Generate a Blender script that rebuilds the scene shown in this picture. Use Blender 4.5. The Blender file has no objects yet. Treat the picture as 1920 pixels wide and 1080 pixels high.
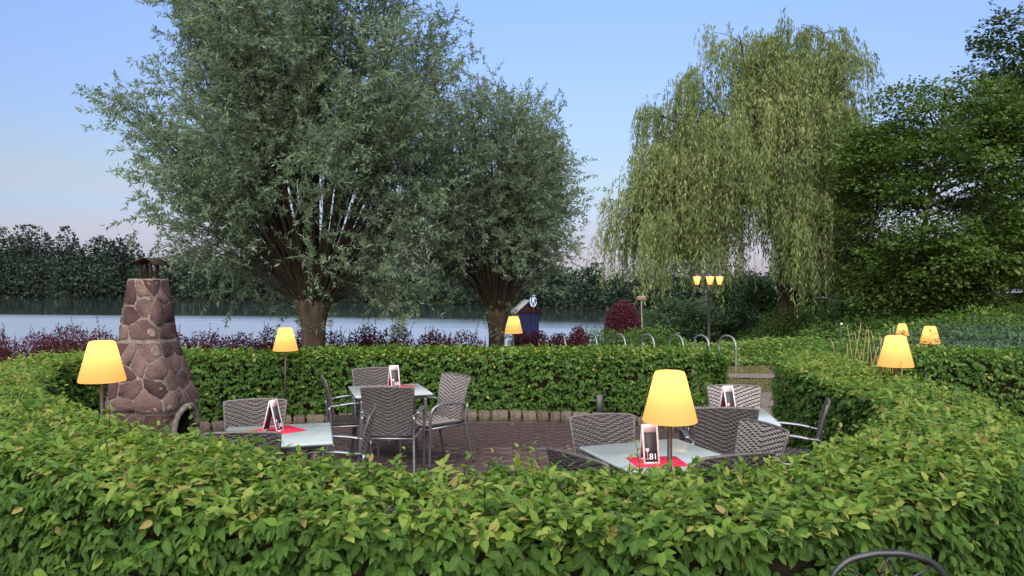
import bpy, math, random
import numpy as np
from mathutils import Vector, Matrix

sc = bpy.context.scene
COL = sc.collection
PI = math.pi

# ------------------------------------------------------------------ camera
CAM_H, F_PX, HOR = 1.88, 1390.0, 533.0
cam_d = bpy.data.cameras.new('camera')
cam = bpy.data.objects.new('camera', cam_d)
COL.objects.link(cam)
cam_d.sensor_width = 36.0
cam_d.lens = 36.0 * F_PX / 1920.0
cam_d.clip_start, cam_d.clip_end = 0.05, 6000
cam.location = (0, 0, CAM_H)
cam.rotation_euler = (math.radians(90) - math.atan((540 - HOR) / F_PX), 0, 0)
sc.camera = cam

# ------------------------------------------------------------------ sky, sun, exposure
SUN_EL, SUN_AZ = math.radians(4.0), math.radians(186)      # sun just going down behind the viewer
world = bpy.data.worlds.new('World')
sc.world = world
world.use_nodes = True
wn, wl = world.node_tree.nodes, world.node_tree.links
wn.clear()
w_out = wn.new('ShaderNodeOutputWorld')
w_bg = wn.new('ShaderNodeBackground')
w_sky = wn.new('ShaderNodeTexSky')
w_sky.sky_type = 'NISHITA'
w_sky.sun_disc = False
w_sky.sun_elevation = SUN_EL
w_sky.sun_rotation = SUN_AZ
w_sky.air_density, w_sky.dust_density, w_sky.ozone_density = 1.0, 0.6, 3.0
w_sky.sun_rotation = SUN_AZ
w_bg.inputs['Strength'].default_value = 0.09
tc = wn.new('ShaderNodeTexCoord')
mp = wn.new('ShaderNodeMapping'); mp.inputs['Scale'].default_value = (1.3, 1.3, 22)
nz = wn.new('ShaderNodeTexNoise'); nz.inputs['Scale'].default_value = 1.7; nz.inputs['Detail'].default_value = 6
cr = wn.new('ShaderNodeValToRGB')
cr.color_ramp.elements[0].position, cr.color_ramp.elements[1].position = 0.36, 0.60
sep = wn.new('ShaderNodeSeparateXYZ')
hr = wn.new('ShaderNodeValToRGB')                            # clouds lie low over the horizon
e = hr.color_ramp.elements
e[0].position, e[0].color = 0.0, (0.80, 0.80, 0.80, 1)
e[1].position, e[1].color = 0.19, (0, 0, 0, 1)
e2 = hr.color_ramp.elements.new(0.10); e2.color = (0.40, 0.40, 0.40, 1)
mu = wn.new('ShaderNodeMath'); mu.operation = 'MULTIPLY'
gz = wn.new('ShaderNodeMixRGB'); gz.blend_type = 'MULTIPLY'; gz.inputs['Fac'].default_value = 1.0
tr_ = wn.new('ShaderNodeValToRGB')                          # lilac dusk haze low down, clear blue above
te = tr_.color_ramp.elements
te[0].position, te[0].color = 0.02, (0.37, 0.41, 1.05, 1)
te[1].position, te[1].color = 0.36, (0.98, 0.675, 0.74, 1)
for p_, c_ in ((0.065, (0.53, 0.43, 0.69, 1)), (0.13, (0.69, 0.485, 0.495, 1)), (0.235, (0.85, 0.565, 0.62, 1))):
    te.new(p_).color = c_
wm = wn.new('ShaderNodeMixRGB')
wm.inputs['Color2'].default_value = (0.94, 0.86, 0.97, 1)
wl.new(tc.outputs['Generated'], mp.inputs['Vector']); wl.new(mp.outputs['Vector'], nz.inputs['Vector'])
wl.new(nz.outputs['Fac'], cr.inputs['Fac'])
wl.new(tc.outputs['Generated'], sep.inputs['Vector']); wl.new(sep.outputs['Z'], hr.inputs['Fac'])
wl.new(cr.outputs['Color'], mu.inputs[0]); wl.new(hr.outputs['Color'], mu.inputs[1])
wl.new(w_sky.outputs['Color'], gz.inputs['Color1']); wl.new(gz.outputs['Color'], wm.inputs['Color1'])
wl.new(mu.outputs['Value'], wm.inputs['Fac'])
wl.new(sep.outputs['Z'], tr_.inputs['Fac']); wl.new(tr_.outputs['Color'], gz.inputs['Color2'])
wl.new(wm.outputs['Color'], w_bg.inputs['Color']); wl.new(w_bg.outputs['Background'], w_out.inputs['Surface'])

sun_d = bpy.data.lights.new('sun', 'SUN')
sun = bpy.data.objects.new('sun', sun_d)
COL.objects.link(sun)
sun_d.energy, sun_d.angle, sun_d.color = 1.2, math.radians(90), (1.0, 0.93, 0.84)
_sd = Vector((math.sin(SUN_AZ) * math.cos(math.radians(52)), math.cos(SUN_AZ) * math.cos(math.radians(52)), math.sin(math.radians(52))))
sun.rotation_euler = _sd.to_track_quat('Z', 'Y').to_euler()

sc.view_settings.view_transform = 'Standard'
sc.view_settings.look = 'None'
sc.view_settings.exposure = 2.95
sc.view_settings.gamma = 1.0
sc.render.engine = 'CYCLES'
sc.cycles.use_denoising = True
sc.cycles.max_bounces = 6
sc.cycles.diffuse_bounces = 3
sc.cycles.glossy_bounces = 3
sc.cycles.transmission_bounces = 4
sc.cycles.sample_clamp_indirect = 6.0

# ------------------------------------------------------------------ helpers
rng = np.random.default_rng(7)


def unit(v):
    return v / np.maximum(np.linalg.norm(v, axis=-1, keepdims=True), 1e-9)


def px(x, y, Y):
    return ((x - 960) / F_PX * Y, Y, CAM_H - (y - HOR) / F_PX * Y)


def at_px(x, Y):
    return (x - 960) / F_PX * Y


def mesh(name, V, F, attrs=None, smooth=False):
    V = np.asarray(V, dtype=np.float32).reshape(-1, 3)
    me = bpy.data.meshes.new(name)
    if isinstance(F, np.ndarray):
        n, k = F.shape
        loops, starts = F.ravel().astype(np.int32), np.arange(0, n * k, k, dtype=np.int32)
    else:
        loops = np.fromiter((i for f in F for i in f), dtype=np.int32)
        ln = np.fromiter((len(f) for f in F), dtype=np.int32)
        n = len(F)
        starts = np.concatenate([[0], np.cumsum(ln)[:-1]]).astype(np.int32)
    me.vertices.add(len(V)); me.vertices.foreach_set('co', V.ravel())
    me.loops.add(len(loops)); me.loops.foreach_set('vertex_index', loops)
    me.polygons.add(n); me.polygons.foreach_set('loop_start', starts)
    if smooth:
        me.polygons.foreach_set('use_smooth', np.ones(n, dtype=bool))
    for an, (ty, data) in (attrs or {}).items():
        a = me.attributes.new(an, ty, 'POINT')
        a.data.foreach_set('value' if ty == 'FLOAT' else 'vector', np.asarray(data, dtype=np.float32).ravel())
    me.update(calc_edges=True)
    me.validate()
    return me


def link(name, me, mat=None, parent=None, kind=None, loc=None):
    o = bpy.data.objects.new(name, me)
    COL.objects.link(o)
    if me is not None and mat is not None and not me.materials:
        me.materials.append(mat)
    if parent is not None:
        o.parent = parent
    if kind:
        o['kind'] = kind
    if loc is not None:
        o.location = loc
    return o


def tag(o, label, cat, group=None):
    o['label'], o['category'] = label, cat
    if group:
        o['group'] = group
    return o


def empty(name, loc, rz=0.0):
    o = bpy.data.objects.new(name, None)
    COL.objects.link(o)
    o.location = loc
    o.rotation_euler = (0, 0, rz)
    o.empty_display_size = 0.1
    return o


def copy_tree(o, parent=None):
    c = o.copy()
    COL.objects.link(c)
    if parent is not None:
        c.parent = parent
    for ch in list(o.children):
        copy_tree(ch, c)
    return c


class MB:
    def __init__(self):
        self.V, self.F, self.n = [], [], 0

    def add(self, V, F):
        V = np.asarray(V, dtype=float).reshape(-1, 3)
        self.V.append(V)
        self.F += [tuple(int(i) + self.n for i in f) for f in F]
        self.n += len(V)
        return self

    def box(self, c, s, R=None, bev=0.0):
        x, y, z = (d / 2 for d in s)
        if bev <= 0:
            V = np.array([(a * x, b * y, d * z) for d in (-1, 1) for b in (-1, 1) for a in (-1, 1)])
            F = [(0, 2, 3, 1), (4, 5, 7, 6), (0, 1, 5, 4), (2, 6, 7, 3), (0, 4, 6, 2), (1, 3, 7, 5)]
        else:                                                # a box with chamfered edges all round
            b = min(bev, x * .9, y * .9, z * .9)
            rings = [(-z, b, b), (-z + b, 0, b), (z - b, 0, b), (z, b, b)]
            V, F = [], []
            for (zz, ins, ch) in rings:
                X, Y_ = x - ins, y - ins
                cc = b if ins == 0 else b * .6
                V += [(-X + cc, -Y_, zz), (X - cc, -Y_, zz), (X, -Y_ + cc, zz), (X, Y_ - cc, zz), (X - cc, Y_, zz), (-X + cc, Y_, zz), (-X, Y_ - cc, zz), (-X, -Y_ + cc, zz)]
            V = np.array(V)
            for r in range(3):
                for i in range(8):
                    F.append((r * 8 + i, r * 8 + (i + 1) % 8, r * 8 + 8 + (i + 1) % 8, r * 8 + 8 + i))
            F += [tuple(range(7, -1, -1)), tuple(range(24, 32))]
        if R is not None:
            V = V @ np.asarray(R).T
        return self.add(V + np.asarray(c), F)

    def tube(self, pts, r, seg=8, cap=True, flat=None):
        pts = np.asarray(pts, dtype=float)
        n = len(pts)
        r = np.full(n, r) if np.isscalar(r) else np.asarray(r)
        T = unit(np.gradient(pts, axis=0))
        up = np.array([0, 0, 1.0]) if abs(T[0][2]) < .9 else np.array([1.0, 0, 0])
        A = unit(np.cross(T[0], up))
        V = []
        for i in range(n):
            A = unit(A - T[i] * np.dot(A, T[i]))
            B = np.cross(T[i], A)
            for k in range(seg):
                a = 2 * PI * k / seg
                fa, fb = (1, 1) if flat is None else flat
                V.append(pts[i] + r[i] * (math.cos(a) * A * fa + math.sin(a) * B * fb))
        F = []
        for i in range(n - 1):
            for k in range(seg):
                F.append((i * seg + k, i * seg + (k + 1) % seg, (i + 1) * seg + (k + 1) % seg, (i + 1) * seg + k))
        if cap:
            F += [tuple(range(seg - 1, -1, -1)), tuple((n - 1) * seg + k for k in range(seg))]
        return self.add(V, F)

    def lathe(self, prof, seg=24, c=(0, 0, 0), cap=True):
        V, F = [], []
        for (r, z) in prof:
            for k in range(seg):
                a = 2 * PI * k / seg
                V.append((c[0] + r * math.cos(a), c[1] + r * math.sin(a), c[2] + z))
        for i in range(len(prof) - 1):
            for k in range(seg):
                F.append((i * seg + k, i * seg + (k + 1) % seg, (i + 1) * seg + (k + 1) % seg, (i + 1) * seg + k))
        if cap:
            F += [tuple(range(seg - 1, -1, -1)), tuple((len(prof) - 1) * seg + k for k in range(seg))]
        return self.add(V, F)

    def build(self, name, mat, parent=None, smooth=False, kind=None, loc=None):
        return link(name, mesh(name, np.concatenate(self.V), self.F, smooth=smooth), mat, parent, kind, loc)


def arc(pts, n=12):
    """smooth curve (Catmull-Rom) through points"""
    P = np.asarray(pts, dtype=float)
    Q = np.vstack([2 * P[0] - P[1], P, 2 * P[-1] - P[-2]])
    out = []
    for i in range(len(P) - 1):
        p0, p1, p2, p3 = Q[i:i + 4]
        for t in np.linspace(0, 1, n, endpoint=False):
            out.append(.5 * (2 * p1 + (p2 - p0) * t + (2 * p0 - 5 * p1 + 4 * p2 - p3) * t * t + (3 * p1 - p0 - 3 * p2 + p3) * t ** 3))
    out.append(P[-1])
    return np.array(out)


def sines(seed, dim=3, n=7, f0=1.0):
    r = np.random.default_rng(seed)
    K = r.normal(size=(n, dim)) * f0 * np.linspace(.6, 2.6, n)[:, None]
    ph = r.uniform(0, 2 * PI, n)
    am = 1 / np.linspace(1, 2.4, n)
    return lambda P: (np.sin(np.asarray(P) @ K.T + ph) * am).sum(-1) / am.sum()


# ------------------------------------------------------------------ materials
def mat_new(name):
    m = bpy.data.materials.new(name)
    m.use_nodes = True
    nt = m.node_tree
    return m, nt.nodes, nt.links, nt.nodes['Principled BSDF']


def mat(name, c0, c1=None, scale=8.0, rough=0.6, metal=0.0, bump=0.0, bscale=None, spec=None, detail=6, rand=0.0, stretch=None):
    """two tones mixed by object-space noise, with fine relief; RAND: lightness differs from object to object"""
    m, n, l, b = mat_new(name)
    b.inputs['Roughness'].default_value = rough
    b.inputs['Metallic'].default_value = metal
    b.inputs['Specular IOR Level'].default_value = spec if spec is not None else (.12 if rough > .65 else .45)
    t = n.new('ShaderNodeTexCoord')
    src = t.outputs['Object']
    if stretch:
        mpn = n.new('ShaderNodeMapping'); mpn.inputs['Scale'].default_value = stretch
        l.new(src, mpn.inputs['Vector']); src = mpn.outputs['Vector']
    z = n.new('ShaderNodeTexNoise'); z.inputs['Scale'].default_value = scale; z.inputs['Detail'].default_value = detail
    l.new(src, z.inputs['Vector'])
    r = n.new('ShaderNodeValToRGB')
    r.color_ramp.elements[0].position, r.color_ramp.elements[1].position = .32, .68
    r.color_ramp.elements[0].color = (*c0, 1)
    r.color_ramp.elements[1].color = (*(c1 or c0), 1)
    l.new(z.outputs['Fac'], r.inputs['Fac'])
    out = r.outputs['Color']
    if rand:
        oi = n.new('ShaderNodeObjectInfo')
        mr = n.new('ShaderNodeMapRange'); mr.inputs['To Min'].default_value = 1 - rand; mr.inputs['To Max'].default_value = 1 + rand
        hs = n.new('ShaderNodeHueSaturation')
        ad = n.new('ShaderNodeMapRange'); ad.inputs['To Min'].default_value = .485; ad.inputs['To Max'].default_value = .52
        l.new(oi.outputs['Random'], mr.inputs['Value']); l.new(mr.outputs['Result'], hs.inputs['Value'])
        l.new(oi.outputs['Random'], ad.inputs['Value']); l.new(ad.outputs['Result'], hs.inputs['Hue'])
        l.new(out, hs.inputs['Color']); out = hs.outputs['Color']
    l.new(out, b.inputs['Base Color'])
    if bump:
        z2 = n.new('ShaderNodeTexNoise'); z2.inputs['Scale'].default_value = bscale or scale * 6; z2.inputs['Detail'].default_value = 8
        l.new(src, z2.inputs['Vector'])
        bp = n.new('ShaderNodeBump'); bp.inputs['Strength'].default_value = bump; bp.inputs['Distance'].default_value = .02
        l.new(z2.outputs['Fac'], bp.inputs['Height']); l.new(bp.outputs['Normal'], b.inputs['Normal'])
    return m


def mat_leaf(name, ramp, trans=0.3, rough=0.5, veins=False, spec=0.22, back=None):
    """leaf colour from each leaf's own tint; light passes through the blade"""
    m, n, l, b = mat_new(name)
    a = n.new('ShaderNodeAttribute'); a.attribute_name = 'tint'
    r = n.new('ShaderNodeValToRGB')
    while len(r.color_ramp.elements) < len(ramp):
        r.color_ramp.elements.new(.5)
    for el, (p, c) in zip(r.color_ramp.elements, ramp):
        el.position, el.color = p, (*c, 1)
    l.new(a.outputs['Fac'], r.inputs['Fac'])
    colr = r.outputs['Color']
    b.inputs['Roughness'].default_value = rough
    b.inputs['Specular IOR Level'].default_value = spec
    if veins:
        uv = n.new('ShaderNodeAttribute'); uv.attribute_name = 'leafuv'
        sp = n.new('ShaderNodeSeparateXYZ'); l.new(uv.outputs['Vector'], sp.inputs['Vector'])
        ab = n.new('ShaderNodeMath'); ab.operation = 'ABSOLUTE'; l.new(sp.outputs['Y'], ab.inputs[0])
        m1 = n.new('ShaderNodeMath'); m1.operation = 'MULTIPLY'; m1.inputs[1].default_value = -.62; l.new(ab.outputs[0], m1.inputs[0])
        ad = n.new('ShaderNodeMath'); ad.operation = 'ADD'; l.new(sp.outputs['X'], ad.inputs[0]); l.new(m1.outputs[0], ad.inputs[1])
        m2 = n.new('ShaderNodeMath'); m2.operation = 'MULTIPLY'; m2.inputs[1].default_value = 75.0; l.new(ad.outputs[0], m2.inputs[0])
        sn = n.new('ShaderNodeMath'); sn.operation = 'SINE'; l.new(m2.outputs[0], sn.inputs[0])
        bp = n.new('ShaderNodeBump'); bp.inputs['Strength'].default_value = .55; bp.inputs['Distance'].default_value = .004
        l.new(sn.outputs[0], bp.inputs['Height']); l.new(bp.outputs['Normal'], b.inputs['Normal'])
        lt = n.new('ShaderNodeMath'); lt.operation = 'LESS_THAN'; lt.inputs[1].default_value = .03; l.new(ab.outputs[0], lt.inputs[0])
        ml = n.new('ShaderNodeMath'); ml.operation = 'MULTIPLY'; ml.inputs[1].default_value = .35; l.new(lt.outputs[0], ml.inputs[0])
        mx = n.new('ShaderNodeMixRGB'); mx.inputs['Color2'].default_value = (.24, .27, .09, 1)
        l.new(ml.outputs[0], mx.inputs['Fac']); l.new(colr, mx.inputs['Color1']); colr = mx.outputs['Color']
    if back:
        ge = n.new('ShaderNodeNewGeometry')
        mb = n.new('ShaderNodeMixRGB'); mb.inputs['Color2'].default_value = (*back, 1)
        l.new(ge.outputs['Backfacing'], mb.inputs['Fac']); l.new(colr, mb.inputs['Color1']); colr = mb.outputs['Color']
    l.new(colr, b.inputs['Base Color'])
    tr = n.new('ShaderNodeBsdfTranslucent')
    hs = n.new('ShaderNodeHueSaturation'); hs.inputs['Value'].default_value = 1.5; hs.inputs['Saturation'].default_value = 1.1
    l.new(colr, hs.inputs['Color']); l.new(hs.outputs['Color'], tr.inputs['Color'])
    ms = n.new('ShaderNodeMixShader'); ms.inputs['Fac'].default_value = trans
    l.new(b.outputs['BSDF'], ms.inputs[1]); l.new(tr.outputs['BSDF'], ms.inputs[2])
    l.new(ms.outputs['Shader'], n['Material Output'].inputs['Surface'])
    return m


M = {}
M['hornbeam'] = mat_leaf('hornbeam leaf', [(0, (.038, .090, .018)), (.4, (.080, .170, .030)), (.68, (.140, .245, .040)), (.88, (.245, .325, .066)), (1, (.34, .235, .10))], .38, .45, True)
M['hornbeam_far'] = mat_leaf('clipped hornbeam leaf', [(0, (.030, .072, .010)), (.45, (.058, .125, .017)), (.75, (.112, .185, .032)), (.93, (.21, .265, .05)), (1, (.28, .19, .08))], .33, .5)
M['willow'] = mat_leaf('silver willow leaf', [(0, (.046, .088, .042)), (.5, (.104, .165, .086)), (1, (.21, .29, .165))], .33, .45, back=(.16, .21, .14))
M['weeping'] = mat_leaf('weeping willow leaf', [(0, (.072, .112, .036)), (.5, (.140, .190, .066)), (1, (.24, .28, .11))], .35, .5)
M['maple'] = mat_leaf('broad tree leaf', [(0, (.034, .066, .014)), (.6, (.062, .108, .021)), (1, (.11, .16, .032))], .3, .5)
M['oak'] = mat_leaf('dark tree leaf', [(0, (.022, .045, .016)), (.6, (.034, .066, .021)), (1, (.055, .09, .03))], .25, .5)
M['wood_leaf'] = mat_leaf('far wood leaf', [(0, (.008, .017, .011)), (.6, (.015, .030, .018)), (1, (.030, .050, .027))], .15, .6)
M['nettle'] = mat_leaf('undergrowth leaf', [(0, (.036, .074, .016)), (.45, (.062, .130, .026)), (.8, (.105, .18, .036)), (1, (.18, .17, .06))], .3, .5)
M['barberry'] = mat_leaf('barberry leaf', [(0, (.040, .010, .015)), (.5, (.076, .017, .032)), (.9, (.13, .030, .05)), (1, (.12, .10, .05))], .25, .45)
M['juniper'] = mat_leaf('juniper spray', [(0, (.030, .064, .036)), (.6, (.052, .096, .055)), (1, (.085, .13, .07))], .15, .6)
M['dry_grass'] = mat_leaf('dry grass blade', [(0, (.10, .10, .035)), (.5, (.20, .17, .07)), (1, (.30, .24, .11))], .2, .7)
M['twig'] = mat('hedge twig', (.016, .013, .008), (.026, .021, .013), 30, .9)
M['bark'] = mat('willow bark', (.028, .021, .015), (.085, .066, .046), 9, .95, bump=1.0, bscale=14, stretch=(1, 1, .22))
M['limb'] = mat('willow limb bark', (.020, .017, .012), (.048, .041, .029), 6, .9, bump=.4, stretch=(1, 1, .3))
M['terrain'] = mat('ground soil and grass', (.026, .036, .013), (.052, .056, .024), .9, .95, bump=.6, bscale=9)
M['paver'] = mat('red brown paver', (.046, .032, .033), (.076, .053, .052), 14, .8, bump=.35, bscale=60, rand=.28)
M['joint'] = mat('paving joint sand', (.05, .042, .036), (.075, .062, .052), 40, .95)
M['path'] = mat('path paving', (.105, .085, .078), (.145, .12, .11), 5, .9, bump=.3, bscale=30)
M['kerbstone'] = mat('rough kerb stone', (.052, .042, .034), (.12, .098, .076), 12, .85, bump=.8, bscale=26, rand=.22)
M['stone'] = mat('purple brown stone', (.062, .039, .037), (.108, .069, .065), 7, .85, bump=.6, bscale=45, rand=.48)
M['mortar'] = mat('chimney mortar', (.105, .086, .074), (.20, .168, .148), 22, .95, bump=.9, bscale=40)
M['soot'] = mat('soot lined firebox', (.012, .011, .010), (.035, .03, .027), 9, .95, bump=.4)
M['rust'] = mat('rusty iron sheet', (.022, .016, .014), (.05, .030, .022), 18, .75, metal=.3, bump=.4)
M['alu'] = mat('grey aluminium', (.17, .18, .195), (.24, .25, .265), 30, .36, metal=.75)
M['steel'] = mat('galvanised steel', (.18, .195, .20), (.26, .275, .28), 25, .45, metal=.6)
M['wicker'] = mat('grey brown wicker', (.042, .038, .037), (.092, .082, .078), 55, .4, spec=.5, bump=.25, bscale=200)
M['wicker_lit'] = mat('lit wicker', (.17, .158, .152), (.32, .30, .285), 55, .4, spec=.5, bump=.25, bscale=200)  # lighter copy of the wicker, sky sheen put into the colour
M['wicker_base'] = mat('wicker underlay', (.028, .025, .025), (.044, .040, .039), 40, .7)
M['tabletop'] = mat('grey green frosted table top', (.24, .285, .29), (.30, .345, .35), 6, .2, spec=.5)
M['mat_red'] = mat('red paper mat', (.62, .022, .06), (.68, .03, .075), 12, .7)
M['sign_white'] = mat('pale pink plastic', (.55, .46, .47), (.60, .51, .52), 20, .4)
M['sign_black'] = mat('chalk panel', (.02, .017, .022), (.035, .03, .036), 25, .6)
M['chalk'] = mat('chalk white', (.78, .77, .78), (.86, .85, .86), 40, .8)
M['sign_red'] = mat('red print', (.62, .10, .16), (.66, .12, .18), 40, .7)
M['glass_print'] = mat('pink print', (.60, .38, .46), (.66, .44, .5), 40, .7)
M['pole'] = mat('dark bronze pole', (.035, .027, .023), (.055, .043, .036), 25, .5, metal=.4)
M['black_iron'] = mat('black painted iron', (.012, .013, .016), (.022, .023, .028), 30, .38, spec=.5)
M['hut_blue'] = mat('dark blue boards', (.004, .007, .028), (.007, .010, .040), 6, .75, stretch=(4, 4, .4))
M['hut_brown'] = mat('brown boards', (.022, .010, .009), (.042, .019, .016), 8, .75, stretch=(5, 5, .5))
M['hut_roof'] = mat('grey roofing felt', (.16, .16, .17), (.22, .22, .23), 12, .85, bump=.3)
M['emblem_blue'] = mat('emblem blue', (.010, .025, .10), (.014, .034, .13), 10, .4)
M['emblem_white'] = mat('emblem pale blue', (.55, .68, .86), (.62, .74, .9), 10, .4)
M['sign_wood'] = mat('pale board', (.16, .125, .105), (.22, .17, .145), 14, .8)
M['reed'] = mat('dry stalk', (.26, .20, .10), (.36, .28, .15), 20, .8)
M['dome'] = mat('grey plastic dome', (.045, .05, .065), (.07, .075, .09), 10, .3)
M['tarp'] = mat('pale blue grey sheet', (.17, .195, .24), (.24, .27, .32), 3, .5)
M['rail'] = mat('pale rail', (.30, .36, .35), (.38, .43, .42), 10, .5)


def mat_shade():
    m, n, l, b = mat_new('glowing lamp shade')
    n.remove(b)
    tr = n.new('ShaderNodeBsdfTranslucent'); tr.inputs['Color'].default_value = (.95, .72, .40, 1)
    df = n.new('ShaderNodeBsdfDiffuse'); df.inputs['Color'].default_value = (.55, .36, .14, 1)
    ms = n.new('ShaderNodeMixShader'); ms.inputs['Fac'].default_value = .72
    em = n.new('ShaderNodeEmission'); em.inputs['Color'].default_value = (1.0, .40, .07, 1); em.inputs['Strength'].default_value = .045
    ad = n.new('ShaderNodeAddShader')
    l.new(df.outputs[0], ms.inputs[1]); l.new(tr.outputs[0], ms.inputs[2])
    l.new(ms.outputs[0], ad.inputs[0]); l.new(em.outputs[0], ad.inputs[1])
    l.new(ad.outputs[0], n['Material Output'].inputs['Surface'])
    return m


def mat_emit(name, c, s):
    m, n, l, b = mat_new(name)
    b.inputs['Base Color'].default_value = (*c, 1)
    b.inputs['Emission Color'].default_value = (*c, 1)
    b.inputs['Emission Strength'].default_value = s
    return m


M['shade'] = mat_shade()
M['lantern_glass'] = mat_emit('lit lantern glass', (1.0, .42, .11), .19)
M['lantern_bulb'] = mat_emit('lantern bulb', (1.0, .60, .22), 1.2)
M['spot'] = mat_emit('small white lamp', (1.0, .95, .9), .5)


def mat_water():
    m, n, l, b = mat_new('lake water')
    b.inputs['Base Color'].default_value = (.020, .030, .030, 1)
    b.inputs['Roughness'].default_value = .05
    b.inputs['IOR'].default_value = 1.9
    t = n.new('ShaderNodeTexCoord')
    mp_ = n.new('ShaderNodeMapping'); mp_.inputs['Scale'].default_value = (.35, 1.0, 1)
    l.new(t.outputs['Object'], mp_.inputs['Vector'])
    z = n.new('ShaderNodeTexNoise'); z.inputs['Scale'].default_value = 1.1; z.inputs['Detail'].default_value = 3
    l.new(mp_.outputs[0], z.inputs['Vector'])
    # breeze roughens the near and left water, the far bay lies calm
    z2 = n.new('ShaderNodeTexNoise'); z2.inputs['Scale'].default_value = .016; z2.inputs['Detail'].default_value = 4
    mp2 = n.new('ShaderNodeMapping'); mp2.inputs['Scale'].default_value = (.35, 2.2, 1)
    l.new(t.outputs['Object'], mp2.inputs['Vector']); l.new(mp2.outputs[0], z2.inputs['Vector'])
    sx = n.new('ShaderNodeSeparateXYZ'); l.new(t.outputs['Object'], sx.inputs[0])
    a = n.new('ShaderNodeMath'); a.operation = 'MULTIPLY_ADD'; a.inputs[1].default_value = .3; a.inputs[2].default_value = 0
    l.new(sx.outputs['X'], a.inputs[0])
    a2 = n.new('ShaderNodeMath'); a2.operation = 'ADD'; l.new(a.outputs[0], a2.inputs[0]); l.new(sx.outputs['Y'], a2.inputs[1])
    a3 = n.new('ShaderNodeMath'); a3.operation = 'MULTIPLY_ADD'; a3.inputs[1].default_value = 60; l.new(z2.outputs['Fac'], a3.inputs[0]); l.new(a2.outputs[0], a3.inputs[2])
    mr = n.new('ShaderNodeMapRange'); mr.inputs['From Min'].default_value = 92; mr.inputs['From Max'].default_value = 112
    mr.inputs['To Min'].default_value = 1.0; mr.inputs['To Max'].default_value = .12
    l.new(a3.outputs[0], mr.inputs['Value'])
    rr = n.new('ShaderNodeMapRange'); rr.inputs['From Min'].default_value = .12; rr.inputs['To Min'].default_value = .06; rr.inputs['To Max'].default_value = .34
    l.new(mr.outputs[0], rr.inputs['Value']); l.new(rr.outputs[0], b.inputs['Roughness'])
    bp = n.new('ShaderNodeBump'); bp.inputs['Distance'].default_value = .04
    l.new(mr.outputs[0], bp.inputs['Strength']); l.new(z.outputs['Fac'], bp.inputs['Height'])
    l.new(bp.outputs[0], b.inputs['Normal'])
    gl = n.new('ShaderNodeBsdfGlossy'); gl.inputs['Color'].default_value = (.94, .94, .89, 1); l.new(rr.outputs[0], gl.inputs['Roughness']); l.new(bp.outputs[0], gl.inputs['Normal'])
    mf = n.new('ShaderNodeMath'); mf.operation = 'MULTIPLY'; mf.inputs[1].default_value = .6; l.new(mr.outputs[0], mf.inputs[0])
    mxs = n.new('ShaderNodeMixShader'); l.new(mf.outputs[0], mxs.inputs[0]); l.new(b.outputs[0], mxs.inputs[1]); l.new(gl.outputs[0], mxs.inputs[2])
    l.new(mxs.outputs[0], n['Material Output'].inputs['Surface'])
    return m


M['water'] = mat_water()

# ------------------------------------------------------------------ ground and lake
def sst(a, b, x):
    t = np.clip((x - a) / (b - a), 0, 1)
    return t * t * (3 - 2 * t)


_tx = np.array([-9, -.9, -.69, -.5, -.3, -.15, 0, .1, .3, 9])
_sy = np.array([225, 225, 217, 195, 172, 152, 128, 118, 112, 112])


def far_shore(t):
    return np.interp(t, _tx, _sy)


_tn = sines(3, 2, 6, .35)


def ground_z(X, Y):
    X, Y = np.asarray(X, float), np.asarray(Y, float)
    d_near = np.maximum(24 - Y, X - .21 * np.maximum(Y, 1) - 1.0)
    d_far = np.where(Y > 40, Y - far_shore(X / np.maximum(Y, 1)) - 7, -9)
    z1 = -3.0 + 3.0 * sst(-1.5, 6.5, d_near)
    z2 = -3.0 + 3.6 * sst(-3, 14, d_far)
    z = np.maximum(z1, z2)
    bump = .55 * sst(3.0, 7, X) * sst(16.5, 23, Y) + .10 * _tn(np.stack([X, Y], -1)) * sst(17, 20, Y) * sst(2, 5, X)
    return z + bump - .04


rad = np.concatenate([[0.0], np.geomspace(.8, 60, 90), np.geomspace(64, 3500, 50)])
ang = np.concatenate([np.linspace(-.75, .75, 130), np.linspace(.8, 2 * PI - .8, 50)])
RR, AA = np.meshgrid(rad, ang, indexing='ij')
GX, GY = RR * np.sin(AA), RR * np.cos(AA)
GV = np.stack([GX, GY, ground_z(GX, GY)], -1).reshape(-1, 3)
na = len(ang)
ii, jj = np.meshgrid(np.arange(1, len(rad) - 1), np.arange(na), indexing='ij')
GF = np.stack([ii * na + jj, (ii + 1) * na + jj, (ii + 1) * na + (jj + 1) % na, ii * na + (jj + 1) % na], -1).reshape(-1, 4)
GF = GF[:, ::-1].copy()
gf0 = np.stack([np.full(na, 0), na + np.arange(na), na + (np.arange(na) + 1) % na], -1)
link('ground', mesh('ground', GV, [tuple(f) for f in gf0[:, ::-1]] + [tuple(f) for f in GF], smooth=True), M['terrain'], kind='structure')

MB().add([(-900, 15, -2), (400, 15, -2), (400, 900, -2), (-900, 900, -2)], [(0, 1, 2, 3)]).build('water', M['water'], kind='structure')

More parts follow.
